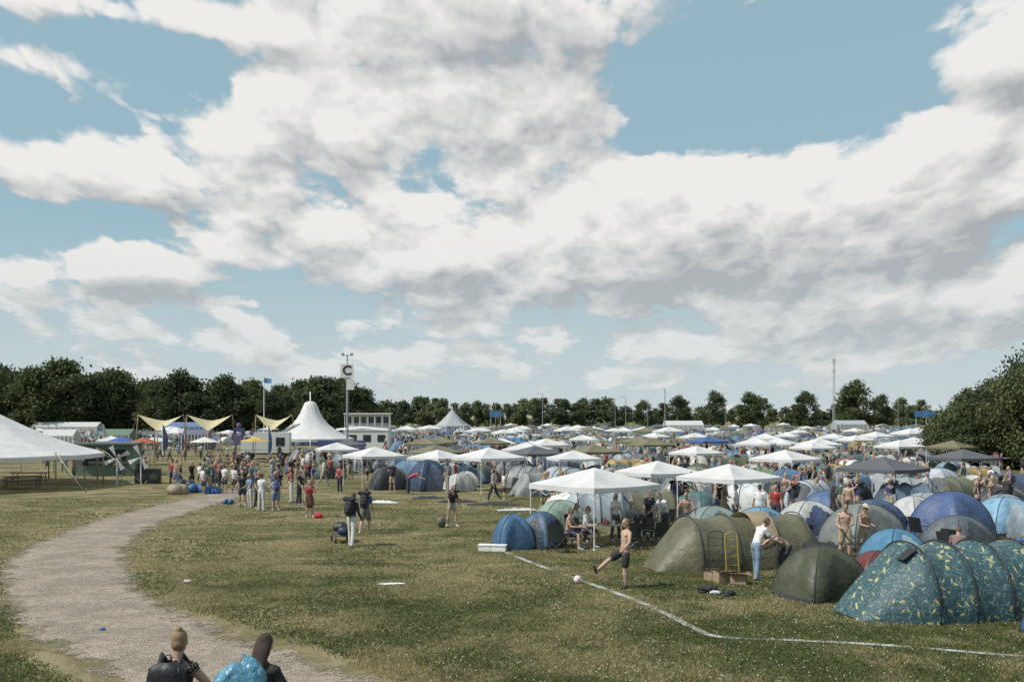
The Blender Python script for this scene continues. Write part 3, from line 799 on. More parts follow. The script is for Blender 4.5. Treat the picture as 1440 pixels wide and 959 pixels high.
    for s_, key in ((1, 'L'), (-1, 'R')):
        fx, kn, abd = [rad(v) for v in pose.get(key+'leg', (2*s_, 4, 4))]
        def ldir(a): return ((Fv*math.sin(a)-Zv*math.cos(a))*math.cos(abd)+Sv*s_*math.sin(abd)).normalized()
        hip = P0+Sv*.088*s_-U1*.03; knee = hip+ldir(fx)*.43; ank = knee+ldir(fx-kn)*.41
        if legs == 'pants':
            B.limb([hip, hip.lerp(knee, .4), knee, knee.lerp(ank, .35), ank+ldir(fx-kn)*.01], [.098, .092, .070, .066, .060], 'bottom', Sv)
        elif legs == 'tights':
            B.limb([hip, hip.lerp(knee, .4), knee, knee.lerp(ank, .35), ank], [.094, .084, .058, .057, .036], 'bottom', Sv)
        else:
            B.limb([hip, hip.lerp(knee, .4), knee, knee.lerp(ank, .32), ank], [.090, .080, .055, .060, .036], 'skin', Sv)
            k = .72 if legs == 'shorts' else .35
            B.limb([hip, hip.lerp(knee, k)], [.102, .104 if legs == 'shorts' else .098], 'bottom', Sv)
        a = fx-kn; toe = pose.get(key+'toe', 0); fd = (Fv*math.cos(rad(toe))+Zv*math.sin(rad(toe)))
        if abs(a) > .5 and key+'toe' not in pose: fd = (Fv*math.cos(a)+Zv*math.sin(a))
        fu = ldir(a)
        heel = ank+fu*.035-fd*.035; ball_ = ank+fu*.052+fd*.10; tip = ank+fu*.058+fd*.165
        B.limb([ank-fu*.03, ank+fu*.03], [.042, .042], 'shoe', Sv)
        B.limb([heel, ball_, tip], [(.038, .034), (.046, .03), (.038, .022)], 'shoe', Sv)
        zmin = min(zmin, (heel.z-.036), (ball_.z-.03), tip.z-.024)
    if legs == 'skirt':
        B.limb([P0+U1*.08, P0-Zv*.10, P0-Zv*.34], [(.14,.10), (.18,.13), (.215,.17)], 'bottom', Sv, 18)
    # arms
    for s_, key in ((1, 'L'), (-1, 'R')):
        fx, abd, elb = [rad(v) for v in pose.get(key+'arm', (4, 10, 14))[:3]]
        inw = rad(pose.get(key+'arm', (0, 0, 0, 0))[3]) if len(pose.get(key+'arm', ())) > 3 else rad(-2)
        def adir(a, ab): return ((Fv*math.sin(a)-Zv*math.cos(a))*math.cos(ab)+Sv*s_*math.sin(ab)).normalized()
        sho = sh-U2*.035+Sv*swd*s_
        elbow = sho+adir(fx, abd)*.29; fd = adir(fx+elb, abd-inw if abs(inw) > .04 else abd*.6); wr = elbow+fd*.255
        B.limb([sh-U2*.02+Sv*.06*s_, sho], [.062, .060+g_], tt, Fv, step=.02)
        at = 'top' if (sleeves == 'long' and not bare) else 'skin'
        ex = .008 if at == 'top' else 0
        B.limb([sho, sho.lerp(elbow, .45), elbow, elbow.lerp(wr, .3), wr], [.052+ex, .047+ex, .037+ex, .038+ex, .025+ex], at, Fv)
        if sleeves == 'short' and not bare: B.limb([sho, sho.lerp(elbow, .55)], [.062, .062], 'top', Fv)
        # hand
        fa = (Fv-fd*Fv.dot(fd)); fa = fa.normalized() if fa.length > .25 else (Zv-fd*Zv.dot(fd)).normalized()
        pn = fd.cross(fa).normalized()
        if pn.dot(-Sv*s_) < 0: pn = -pn
        palm = wr+fd*.085
        B.limb([wr, wr+fd*.035, palm], [(.024, .020), (.038, .016), (.040, .014)], 'skin', fa, 10, step=.02)
        if fingers:
            for q, L_ in ((-.030, .062), (-.010, .072), (.011, .078), (.031, .070)):
                b0 = palm+fa*q-fd*.008; k1 = b0+(fd*.95+pn*.25).normalized()*L_*.5; k2 = k1+(fd*.6+pn*.75).normalized()*L_*.5
                B.limb([b0, k1, k2], [.0095, .0088, .0075], 'skin', fa, 6, step=.03)
            b0 = wr+fd*.03+fa*.03; k1 = b0+(fa*.75+fd*.6+pn*.3).normalized()*.04; k2 = k1+(fd*.9+fa*.25+pn*.3).normalized()*.032
            B.limb([b0, k1, k2], [.0125, .011, .009], 'skin', pn, 6, step=.03)
    if pack:
        pc = chest-N2*.20-U2*.05
        B.limb([pc-U2*.2, pc-U2*.1, pc+U2*.15, pc+U2*.24], [(.13,.08), (.16,.11), (.155,.105), (.12,.07)], 'pack', Sv, 14)
        B.limb([pc-U2*.12-N2*.10, pc+U2*.02-N2*.10], [(.11,.04), (.11,.04)], 'pack', Sv, 10)
        if pack == 'big': B.limb([pc+U2*.30-Sv*.17, pc+U2*.30+Sv*.17], [.09, .09], 'pack', Zv, 12)
        for s_ in (-1, 1):
            B.limb([pc+U2*.14+Sv*.09*s_, sh+U2*.045+Sv*.095*s_, chest+N2*.11+Sv*.105*s_, waist+U2*.06+Sv*.15*s_-N2*.02], [.017]*4, 'pack', Fv, 6)
    me = B.mb.mesh('tmp', [])
    ob = bpy.data.objects.new('tmp', me); COL.objects.link(ob)
    rm = ob.modifiers.new('r', 'REMESH'); rm.mode = 'VOXEL'; rm.voxel_size = vox
    sm = ob.modifiers.new('s', 'SMOOTH'); sm.factor = .5; sm.iterations = 2 if vox < .016 else 1
    dg = bpy.context.evaluated_depsgraph_get(); dg.update()
    out = bpy.data.meshes.new_from_object(ob.evaluated_get(dg)); out.name = name
    kd = kdtree.KDTree(len(B.mb.v))
    for i, v in enumerate(B.mb.v): kd.insert(v, i)
    kd.balance()
    out.materials.clear()
    cols = dict(skin=skin, top=top, bottom=bottom, shoe=shoe, hair=hair, dark=(.02,.015,.012), pack=(hat if hat else (pack if isinstance(pack, tuple) else (.02,.02,.025))), lip=(.30,.12,.09))
    for t_ in TAGS: out.materials.append(mat(t_+'_surface', cols[t_], rough=.55 if t_ == 'skin' else .85, var=.12, scale=9, bump=(.4 if t_ in ('top', 'bottom') else 0), bscale=14))
    idx = [TAGS.index(B.tags[kd.find(p.center)[1]]) for p in out.polygons]
    out.polygons.foreach_set('material_index', idx); out.polygons.foreach_set('use_smooth', [True]*len(idx))
    s = H/1.78
    off = Vector((0, 0, -zmin))
    out.transform(Matrix.Scale(s, 4) @ Matrix.Translation(off))
    bpy.data.objects.remove(ob); bpy.data.meshes.remove(me)
    return out
def person(x, y, rz=0, z=None, name=None, **kw):
    kw.setdefault('vox', .013 if y < 40 else .02)
    nm_ = name or ('woman' if kw.get('fem') else 'man')
    me = person_mesh(nm_, **kw)
    return place(me, nm_, (x, y, gz(x, y) if z is None else z), rad(rz))
SK = (.42, .28, .205); SK2 = (.34, .215, .15)
# footballer
person(2.95, 26.1, -68, bare=True, legs='shorts', bottom=(.02,.02,.022), shoe=(.03,.03,.03), hair=(.18,.12,.06), skin=SK, H=1.84,
       pose=dict(lean=-8, head=14, Lleg=(6,10,2), Rleg=(62,10,4), Rtoe=70, Larm=(28,34,30), Rarm=(-30,42,24)))
fb = MB(); fb.ell((0,0,.11), (.11,.11,.11), 0, 20, 14)
me = fb.mesh('football', [mat('ball_white', (.7,.7,.7), rough=.4), mat('ball_red', (.5,.06,.08), rough=.4)], True)
for i, p in enumerate(me.polygons):
    c = p.center-Vector((0,0,.11)); p.material_index = 1 if math.sin(c.x*60+1)*math.sin(c.y*55)*math.cos(c.z*50) > .28 else 0
place(me, 'football', (1.77, 26.8))
person(10.3, 30.8, -12, bare=True, legs='shorts', bottom=(.35,.29,.20), hair=(.05,.035,.02), skin=SK, H=1.84, pose=dict(head=28, Larm=(18,10,70,40), Rarm=(10,12,60,30)))
person(10.95, 31.0, 25, bare=True, legs='shorts', bottom=(.33,.28,.20), hair=(.1,.07,.04), skin=SK2, H=1.80, hat=(.45,.40,.30), pose=dict(head=20, Larm=(12,10,80,40), Rarm=(20,12,60,30)))
person(6.75, 27.5, 110, top=(.62,.62,.62), bottom=(.17,.25,.33), shoe=(.3,.3,.3), hair=(.08,.05,.03), H=1.80, pose=dict(lean=24, head=44, Lleg=(8,4,4), Rleg=(-2,10,5), Larm=(40,8,35), Rarm=(30,10,40)))
person(7.7, 27.9, -80, bare=True, bottom=(.03,.03,.035), hair=(.12,.08,.04), skin=SK, H=1.75, pose=dict(lean=62, head=60, Lleg=(30,45,6), Rleg=(25,40,6), Larm=(60,8,15), Rarm=(50,10,20)))
# people under the front gazebo
def seated(x, y, rz, **kw):
    kw.setdefault('pose', dict(lean=8, head=12, Lleg=(84,82,8), Rleg=(82,76,8), Larm=(30,10,60,20), Rarm=(25,12,65,20)))
    p = person(x, y, rz, **kw)
    off = Vector((0, .08, 0)); off.rotate(p.rotation_euler)
    place(chairM, 'camping_chair', (x+off.x, y+off.y), rad(rz))
seated(1.9, 33.9, 70, bare=True, legs='shorts', hair=(.06,.04,.03))
seated(2.55, 34.6, 60, top=(.5,.5,.5), legs='shorts', hair=(.15,.1,.05))
seated(2.3, 35.9, 20, top=(.55,.6,.62), bottom=(.04,.05,.08), hair=(.05,.03,.02), hairstyle='long', fem=True)
seated(4.5, 34.7, -60, top=(.03,.03,.035), bottom=(.03,.03,.035), hair=(.3,.22,.12))
seated(4.4, 36.6, -20, top=(.25,.3,.35), bottom=(.03,.03,.035), hair=(.1,.07,.04))
person(3.75, 36.0, 20, fem=True, top=(.65,.65,.63), bottom=(.08,.1,.14), hair=(.36,.27,.15), hairstyle='long', H=1.74)
person(5.6, 36.3, -60, top=(.6,.6,.6), bottom=(.04,.05,.07), hair=(.06,.04,.03), H=1.82, pose=dict(lean=22, head=35, Larm=(35,8,30), Rarm=(30,8,30)))
person(5.1, 37.2, 30, top=(.03,.03,.04), bottom=(.03,.03,.04), H=1.78)
person(6.5, 37.0, -20, bare=True, legs='shorts', skin=SK2, hair=(.2,.14,.08), H=1.72, pose=dict(lean=12, head=20, Larm=(20,30,60,40), Rarm=(20,30,60,40)))
tb = MB(); tb.box((0,0,.72), (1.5,.7,.03), 0)
for sx in (-.65,.65):
    for sy in (-.28,.28): tb.tube([(sx*1.05,sy,0),(sx,sy,.71)], .016, 1, 5)
for i in range(12):
    cx, cy = R.uniform(-.65,.65), R.uniform(-.28,.28); tb.tube([(cx,cy,.735),(cx,cy,.735+R.choice([.12,.16,.24]))], .034, R.choice([2,3,1]), 8)
tb.obj('camping_table', [mat('table_top', (.3,.3,.3)), steel, mat('can_green', (.03,.2,.06)), mat('can_red', (.5,.05,.04))], (3.3, 34.6), rad(12))
for (x, y, rz) in [(1.55,32.9,150),(4.9,33.8,-150),(5.2,35.2,-90),(4.1,33.6,170),(8.2,27.6,-40),(8.7,28.2,-90)]: place(chairM, 'camping_chair', (x, y), rad(rz))
# people behind
person(9.7, 39.0, 165, top=(.66,.66,.66), bottom=(.3,.3,.3), hair=(.07,.05,.03), H=1.85)
person(8.95, 40.0, 60, top=(.6,.62,.64), bottom=(.05,.06,.09), hair=(.05,.03,.02), H=1.8)
person(10.6, 40.0, -20, top=(.30,.04,.04), bottom=(.04,.05,.08), H=1.78)
person(14.2, 42.0, -30, bare=True, legs='shorts', bottom=(.05,.05,.06), skin=SK, H=1.8)
person(13.1, 40.6, 100, top=(.02,.02,.025), bottom=(.03,.03,.03), hair=(.03,.02,.015), hairstyle='long', fem=True, H=1.7)
person(12.7, 28.4, 150, top=(.18,.12,.12), hair=(.12,.07,.04), bottom=(.05,.05,.07), H=1.7, pose=dict(lean=30, head=40, Lleg=(70,100,8), Rleg=(70,100,8)))
# walkers on the grass
person(-5.55, 34.5, 150, top=(.03,.03,.035), bottom=(.55,.54,.5), shoe=(.6,.6,.6), hair=(.06,.04,.03), pack='big', H=1.86, sleeves='long', pose=dict(lean=7, head=12, Lleg=(8,4,4), Rleg=(-8,8,4), Larm=(20,10,40), Rarm=(5,10,25)))
person(-5.6, 38.0, 170, top=(.05,.09,.22), bottom=(.12,.12,.10), legs='shorts', hair=(.07,.05,.03), pack='big', H=1.80, pose=dict(lean=8, head=14, Lleg=(-10,14,3), Rleg=(14,8,3)))
person(-2.45, 40.6, 30, fem=True, top=(.02,.02,.022), bottom=(.35,.33,.30), legs='brief', hair=(.05,.03,.02), hairstyle='long', H=1.72, pose=dict(lean=10, head=20, Larm=(0,22,10), Rarm=(8,12,14), Lleg=(12,8,6), Rleg=(-6,6,6)))
hb2 = MB(); hb2.ell((0,0,.22), (.20,.13,.22), 0, 14, 9, 0, .05); hb2.tube([(-.1,0,.40),(-.06,0,.56),(.06,0,.56),(.1,0,.40)], .012, 0, 5)
hb2.obj('carrier_bag', [fabric('carrier_bag_fabric', (.16,.15,.13))], (-2.85, 40.3), .4, True)
person(-9.0, 44.3, 20, top=(.30,.05,.06), bottom=(.12,.05,.05), legs='skirt', fem=True, hair=(.03,.02,.015), hairstyle='long', H=1.68, pose=dict(Larm=(40,20,80,30)))
person(-5.95, 57.5, 95, top=(.35,.05,.12), bottom=(.03,.03,.04), fem=True, hair=(.05,.03,.02), H=1.7, pose=dict(lean=60, head=70, Larm=(60,8,10), Rarm=(60,8,10)))
cluster = [(-11.9,47.3,160,(.55,.56,.58)),(-11.4,48.1,-20,(.03,.03,.035)),(-12.4,48.6,60,(.05,.06,.08)),(-11.2,47.2,200,(.4,.42,.45)),(-12.9,49.0,-40,(.12,.2,.32)),(-13.6,50.2,10,(.03,.03,.04)),(-10.8,50.5,80,(.02,.02,.03)),(-12.2,51.5,150,(.5,.5,.5)),(-11.6,52.3,-60,(.2,.05,.05))]
for i, (x, y, rz, c) in enumerate(cluster):
    person(x, y, rz, top=c, bottom=[(.5,.5,.48),(.03,.04,.07),(.04,.04,.05),(.1,.15,.25)][i % 4], legs=['pants','shorts','pants','shorts'][i % 4], fem=bool(i % 2), hairstyle=['short','long','pony'][i % 3],
           hair=[(.05,.03,.02),(.3,.22,.12),(.1,.06,.03)][i % 3], pack=[None,'big',None,(.06,.08,.2)][i % 4], H=R.uniform(1.66, 1.86), pose=dict(Larm=(R.uniform(0,40),12,R.uniform(10,80)), Rarm=(R.uniform(-5,20),12,R.uniform(10,60))))
# distant crowd templates
temps = []
tops = [(.6,.6,.6),(.03,.03,.035),(.05,.07,.16),(.26,.05,.05),(.12,.22,.30),(.55,.55,.53),(.02,.02,.025),(.13,.11,.20),(.20,.18,.12),(.3,.32,.33),None,(.05,.10,.09)]
for i, tp in enumerate(tops):
    temps.append(person_mesh('festival_goer', H=1.62+.02*i, fem=i % 3 == 1, bare=tp is None, top=tp or SK, bottom=[(.03,.03,.04),(.08,.12,.2),(.3,.26,.2)][i % 3], legs=['shorts','pants','shorts','skirt'][i % 4] if i % 3 == 1 else ['shorts','pants'][i % 2],
        hairstyle=['short','long','pony'][i % 3], hair=[(.05,.03,.02),(.28,.2,.1),(.08,.05,.03)][i % 3], pack=[None,None,'big'][i % 3] if i % 2 == 0 else None, vox=.034, fingers=False,
        pose=[dict(Larm=(10,15,60)), dict(Lleg=(22,6,3), Rleg=(-18,16,3), Larm=(-20,8,10), Rarm=(25,8,20)), dict(Larm=(70,12,40), lean=6), dict(Lleg=(85,85,8), Rleg=(85,80,8), Larm=(40,10,50), Rarm=(30,10,60))][0 if i % 4 == 3 else i % 4]))
crowd = empty('festival_crowd', (0, 60, 0))
def cp(x, y): place(R.choice(temps), 'festival_goer', (x, y-60, 0), R.random()*6.28, R.uniform(.95, 1.05), crowd)
def cluster_px(px0, px1, y0, y1, n):
    for _ in range(n):
        y = R.uniform(y0, y1); cp((R.uniform(px0, px1)-720)/1400*y, y)
cluster_px(235, 345, 56, 66, 20); cluster_px(290, 350, 64, 78, 12); cluster_px(345, 490, 58, 78, 26); cluster_px(395, 500, 76, 92, 18)
cluster_px(40, 420, 95, 150, 70); cluster_px(0, 400, 150, 260, 140); cluster_px(480, 760, 66, 82, 22); cluster_px(560, 900, 74, 110, 80); cluster_px(900, 1300, 58, 110, 170); cluster_px(500, 1310, 110, 240, 380)
cluster_px(1000, 1440, 42, 60, 46); cluster_px(760, 1000, 44, 62, 36); cluster_px(1100,1180,52,60,10); cluster_px(60,230,66,90,14); cluster_px(520,720,50,64,8); cluster_px(1380,1440,60,80,6)
# belongings near the crowd
for (x, y, c, s) in [(-18.3,58.5,(.04,.13,.30),1.1),(-17.4,57.6,(.04,.15,.34),.8),(-19.2,57.4,(.30,.25,.18),1.2),(-8.6,44.0,(.40,.02,.03),.5),(-14.6,51,(.03,.13,.25),.5),(-19.5,60.0,(.03,.03,.03),1.4)]:
    bb = MB()
    for k in range(4): bb.ell((R.uniform(-.45,.45)*s, R.uniform(-.25,.25)*s, .2*s), (.34*s,.24*s,.3*s), 0, 14, 9, R.random()*3, .06)
    bb.obj('luggage_bag', [fabric('luggage_fabric', c)], (x, y), 0, True)

# foreground pair on the bank
wz = 2.45-1.70+.07
w1 = person(-3.14, 9.30, 176, z=wz+.03, fem=True, top=(.018,.018,.02), sleeves='none', bottom=(.04,.05,.08), hair=(.24,.16,.085), hairstyle='bun', skin=(.38,.25,.18), H=1.66, vox=.010,
       pose=dict(lean=6, head=10, Larm=(16,38,62,42), Rarm=(16,38,60,38), Lleg=(10,10,4), Rleg=(-8,14,4)))
def rucksack(w, d, h):
    mb = MB(); nz = 14; na = 32; rows = []
    for i in range(nz+1):
        t = i/nz; z = (t-.5)*h; k = max(0, 1-abs(2*t-1)**4)**.5 if 0 < t < 1 else 0.02
        row = []
        for j in range(na+1):
            a = 2*math.pi*j/na; c, s_ = math.cos(a), math.sin(a); f = (abs(c)**4+abs(s_)**4)**-.25
            wr = 1+.02*math.sin(a*7+t*9)
            row.append((w/2*f*c*wr*(.25+.75*k), d/2*f*s_*(.3+.7*k)*wr, z))
        rows.append(row)
    mb.grid(rows, 0)
    mb.box((0, d/2+.01, -h*.15), (w*.7, .05, h*.42), 0); mb.box((0, d/2+.038, h*.0), (w*.6, .006, .012), 1)
    mb.tube([(-.04,-d*.2,h/2-.01),(-.03,-d*.2,h/2+.05),(.03,-d*.2,h/2+.05),(.04,-d*.2,h/2-.01)], .008, 1, 6)
    mb.tube([(w*.44,d*.3,-h*.4),(w*.46,d*.36,.0),(w*.40,d*.3,h*.42)], .006, 1, 5); mb.tube([(-w*.44,d*.3,-h*.4),(-w*.46,d*.36,.0),(-w*.40,d*.3,h*.42)], .006, 1, 5)
    return mb
r1 = rucksack(.33, .2, .5).obj('rucksack', [fabric('rucksack_black', (.02,.021,.024)), mat('strap_grey', (.08,.08,.085))], (-3.16, 9.09, 2.01), rad(180), True)
st = MB()
for s_ in (-1, 1): st.tube([(.09*s_, -.05, .18), (.095*s_, -.17, .28), (.10*s_, -.31, .18)], .02, 0, 6)
st.obj('shoulder_straps', [mat('strap_grey', (.03,.03,.032))], (0, 0, 0), parent=r1)
w2 = person(-2.37, 9.24, 168, z=wz+.02, fem=True, top=(.016,.016,.018), sleeves='long', bottom=(.04,.04,.05), hair=(.035,.022,.015), hairstyle='loose', H=1.64, vox=.010,
       pose=dict(lean=12, head=26, Larm=(20,14,50,30), Rarm=(10,30,40,20)))
mb = MB(); nz = 30; na = 64; rows = []
for i in range(nz+1):
    t = i/nz; z = (t-.5)*.62; k = max(.03, 1-abs(2*t-1)**3.2)**.5; row = []
    for j in range(na+1):
        a = 2*math.pi*j/na; c, s_ = math.cos(a), math.sin(a); f = (abs(c)**3+abs(s_)**3)**(-1/3)
        wr = 1+.04*math.sin(a*5+t*11)+.035*math.sin(a*11-t*17)+.025*math.sin(a*19+t*31)
        if i == 0 or i == nz: wr = 1
        row.append((.235*f*c*k*wr, .13*f*s_*k*wr, z+.03*math.sin(a*3+1)+.05*c*t))
    rows.append(row)
mb.grid(rows, 0)
mb.obj('blue_carrier_bag', [mat('blue_tarpaulin', (.11, .29, .42), rough=.32, var=.3, scale=5, bump=1., bscale=8)], (-2.44, 8.86, 2.00), rad(8), True)

# ------------------------------------------------------------------ small items
mb = MB(); mb.box((0,0,.09), (.92,.34,.18), 0); mb.box((0,0,.196), (.95,.37,.03), 0)
mb.obj('polystyrene_cool_box', [mat('polystyrene', (.7,.7,.68))], (-.65, 33.3), rad(-10))
def crumple(name, x, y, col, w, d, h):
    mb = MB(); mb.ell((0,0,h*.4), (w/2,d/2,h/2), 0, 18, 8, 0, .18); return mb.obj(name, [mat(name+'_surface', col, rough=.6)], (x, y), .1)
crumple('plastic_sheet', -3.22, 26.6, (.6,.6,.58), .75, .16, .06)
crumple('drink_can', -8.6, 20.9, (.05,.12,.3), .13, .08, .08)
crumple('plastic_bag', -8.8, 27.0, (.5,.5,.5), .2, .14, .08)
crumple('black_jacket', 5.0, 25.4, (.015,.016,.018), .55, .35, .2)
crumple('trainers', 5.45, 25.0, (.02,.02,.022), .32, .25, .16)
crumple('white_towel', 5.15, 25.2, (.5,.5,.5), .3, .2, .1)
for (x, y, w, d_, c, rz) in [(-1.0,50.6,2.6,1.0,(.03,.035,.04),5),(-6.9,51.6,2.0,.7,(.6,.6,.58),-8),(.2,47.5,1.9,.8,(.5,.5,.5),10),(-2.9,52.2,2.,.7,(.03,.03,.04),0),(-4.6,54.5,1.8,.8,(.04,.04,.05),12)]:
    mb = MB(); rows = [[(w*(i/14-.5)+.05*R.random(), d_*(j/8-.5)+.05*R.random(), .03+.16*R.random()*math.sin(math.pi*i/14)*math.sin(math.pi*j/8)) for j in range(9)] for i in range(15)]
    mb.grid(rows); mb.obj('ground_sheet', [fabric('ground_sheet_fabric', c)], (x, y), rad(rz), True)
# hand truck and cardboard boxes by the olive tent
mb = MB()
for x in (-.2, .2): mb.tube([(x,0,.12),(x,.12,1.2)], .016, 0, 6)
mb.tube([(-.2,.12,1.2),(0,.14,1.26),(.2,.12,1.2)], .016, 0, 6)
for z in (.35,.6,.85,1.05): mb.tube([(-.2,.03+z*.08,z),(.2,.03+z*.08,z)], .010, 0, 5)
mb.box((0,-.14,.06), (.42,.28,.015), 0)
for x in (-.25,.25):
    mb.tube([(x-.03,.06,.11),(x+.03,.06,.11)], .11, 1, 16)
for (x, y, rz, c) in [(6.15,27.7,20,(.40,.31,.05)),(5.75,28.1,-10,(.03,.03,.03))]:
    mb.obj('hand_truck', [mat('truck_frame', c, rough=.4), blackM], (x, y), rad(rz))
def carton(x, y, s, rz):
    mb = MB(); w, d_, h_ = .42*s, .32*s, .26*s; t = .008
    for (cx, cy, sx_, sy_) in ((0,-d_/2,w,t),(0,d_/2,w,t),(-w/2,0,t,d_-.02),(w/2,0,t,d_-.02)): mb.box((cx,cy,h_/2), (sx_,sy_,h_), 0)
    mb.box((0,0,.01), (w-.03,d_-.03,.01), 0)
    mb.box((0,-d_/2-.07,h_+.02), (w,.15,.006), 0, rx=rad(-25)); mb.box((w/2+.06,0,h_+.02), (.14,d_,.006), 0, ry=rad(25))
    mb.ell((0,0,h_*.7), (w*.35,d_*.35,h_*.3), 1, 8, 5, 0, .2)
    mb.obj('cardboard_box', [mat('cardboard', (.30,.22,.14)), darkin], (x, y), rad(rz))
carton(5.75, 27.0, 1.1, 15); carton(6.1, 26.8, 1, -20); carton(5.5, 27.4, .9, 50)
# gear trolley with the walkers
mb = MB()
for x in (-.28,.28):
    for y in (-.4,.4): mb.tube([(x-.02,y,.13),(x+.02,y,.13)], .13, 1, 16)
mb.box((0,0,.27), (.5,.95,.04), 1); mb.tube([(0,.5,.25),(0,.8,.9)], .015, 1, 6)
for k in range(6): mb.ell((R.uniform(-.12,.12), R.uniform(-.3,.3), .42+.12*(k % 2)), (.2,.24,.17), k % 2, 12, 8, R.random()*3, .06)
mb.obj('festival_trolley', [fabric('gear_fabric', (.03,.05,.09)), blackM], (-6.1, 35.6), rad(20), True)

# ------------------------------------------------------------------ structures
def peaktent(R_, eave, apex, n=10, sides=10, power=2.2, lin=.45):
    mb = MB(); rows = []; na = sides*8
    for i in range(n*2+1):
        t = i/(n*2); row = []
        for j in range(na+1):
            a = 2*math.pi*j/na; s = (a/(2*math.pi)*sides) % 1
            f = math.cos(math.pi/sides)/math.cos((s-.5)*2*math.pi/sides)
            r_ = R_*(1-t)*(f*(1-t)+t)
            z = eave+(apex-eave)*((1-lin)*t**power+lin*t)-.06*math.sin(math.pi*s)*(1-t)
            row.append((r_*math.cos(a), r_*math.sin(a), z))
        rows.append(row)
    mb.grid(rows, 0)
    mb.grid([[(p[0]*1.003, p[1]*1.003, p[2]) for p in rows[0]], [(p[0]*1.003, p[1]*1.003, p[2]-.28) for p in rows[0]]], 0)
    mb.tube([(0,0,0),(0,0,apex+.5)], .07, 1, 8)
    for k in range(sides):
        a = 2*math.pi*k/sides; x, y = R_*math.cos(a), R_*math.sin(a)
        mb.tube([(x*.99, y*.99, 0), (x*.99, y*.99, eave+.15)], .05, 1, 6)
        mb.tube([(x, y, eave+.1), (x*1.3, y*1.3, 0)], .02, 2, 4)
        mb.tube([(x*1.3, y*1.3, -.1), (x*1.32, y*1.32, .3)], .03, 1, 4)
    return mb
ropeM = mat('rope', (.45, .42, .36))
woodM = mat('pole_wood', (.28, .2, .12))
peaktent(8.2, 2.15, 5.6, power=1.7).obj('pole_marquee', [whiteC, woodM, ropeM], (-34.6, 63.5), .15, True)
# bell-shaped circus tent: wide skirt sweeping up to a blunt cap
mb = MB(); rows = []
prof = [(5.0,1.95),(4.4,2.15),(3.7,2.5),(2.9,2.95),(2.1,3.55),(1.5,4.25),(1.1,4.95),(.85,5.6),(.62,6.05),(.3,6.2),(0,6.22)]
for (r_, z) in prof: rows.append([(r_*math.cos(2*math.pi*j/72)*(1-.03*abs(math.sin(6*math.pi*j/72))), r_*math.sin(2*math.pi*j/72)*(1-.03*abs(math.sin(6*math.pi*j/72))), z) for j in range(73)])
mb.grid(rows, 0)
mb.grid([[(p[0]*1.002,p[1]*1.002,p[2]) for p in rows[0]], [(p[0]*1.002,p[1]*1.002,p[2]-.3) for p in rows[0]]], 0)
mb.tube([(0,0,0),(0,0,7.3)], .06, 1, 6)
for k in range(12):
    a = 2*math.pi*k/12; x, y = 4.95*math.cos(a), 4.95*math.sin(a)
    mb.tube([(x,y,0),(x,y,2.0)], .05, 1, 5); mb.tube([(x,y,2.0),(x*1.3,y*1.3,0)], .02, 2, 4)
mb.obj('circus_tent', [whiteC, steel, ropeM], (-23.3, 115), .2, True)
mb = MB(); mb.grid([[(x, y, 3.2-.25*abs(x)/3+.12*math.cos(y*1.5)) for y in (-2,-1,0,1,2)] for x in (-3,-1.5,0,1.5,3)])
for x in (-3,3):
    for y in (-2,2): mb.tube([(x,y,0),(x,y,3)], .05, 1, 6)
mb.obj('flat_canopy', [whiteC, steel], (-17.6, 117), .1)
peaktent(3.6, 2.6, 6.0, power=1.6, sides=6).obj('peaked_marquee', [mat('grey_marquee', (.36,.38,.39), trans=.15), steel, ropeM], (-12, 200), .2, True)
def ridge(L, w, eave, apex, m0, name, x, y, rz=0):
    mb = MB()
    mb.grid([[(xx, -w/2, 0), (xx, -w/2, eave), (xx, 0, apex), (xx, w/2, eave), (xx, w/2, 0)] for xx in np.linspace(-L/2, L/2, 9)], 0)
    for xx in (-L/2, L/2): mb.add([(xx,-w/2,0),(xx,w/2,0),(xx,w/2,eave),(xx,0,apex),(xx,-w/2,eave)], [(0,1,2,3,4)], 0)
    for xx in np.linspace(-L/2, L/2, 9): mb.tube([(xx,-w/2-.04,0),(xx,-w/2-.04,eave)], .05, 1, 4)
    mb.obj(name, [m0, steel], (x, y), rz)
offw = mat('offwhite_marquee', (.45,.46,.45))
ridge(14, 5, 2.2, 3.2, offw, 'frame_marquee', -98, 220, .05)
ridge(9, 5, 2.2, 3.2, mat('blue_marquee', (.10,.16,.28)), 'frame_marquee', -70, 215, 0)
ridge(3.5, 3, 2.0, 2.7, mat('slate_stall', (.11,.12,.16)), 'market_stall', -43, 136, .1)
ridge(4, 3, 2.0, 2.8, mat('green_stall', (.10,.15,.11)), 'market_stall', -52, 132, -.1)
ridge(4, 3, 2.0, 2.8, offw, 'market_stall', -58, 128, .1)
ridge(10, 5, 2.2, 3.3, offw, 'frame_marquee', 45, 262, 0); ridge(8, 5, 2.4, 3.4, mat('grey_marquee2', (.3,.32,.34)), 'frame_marquee', 88, 260, 0)
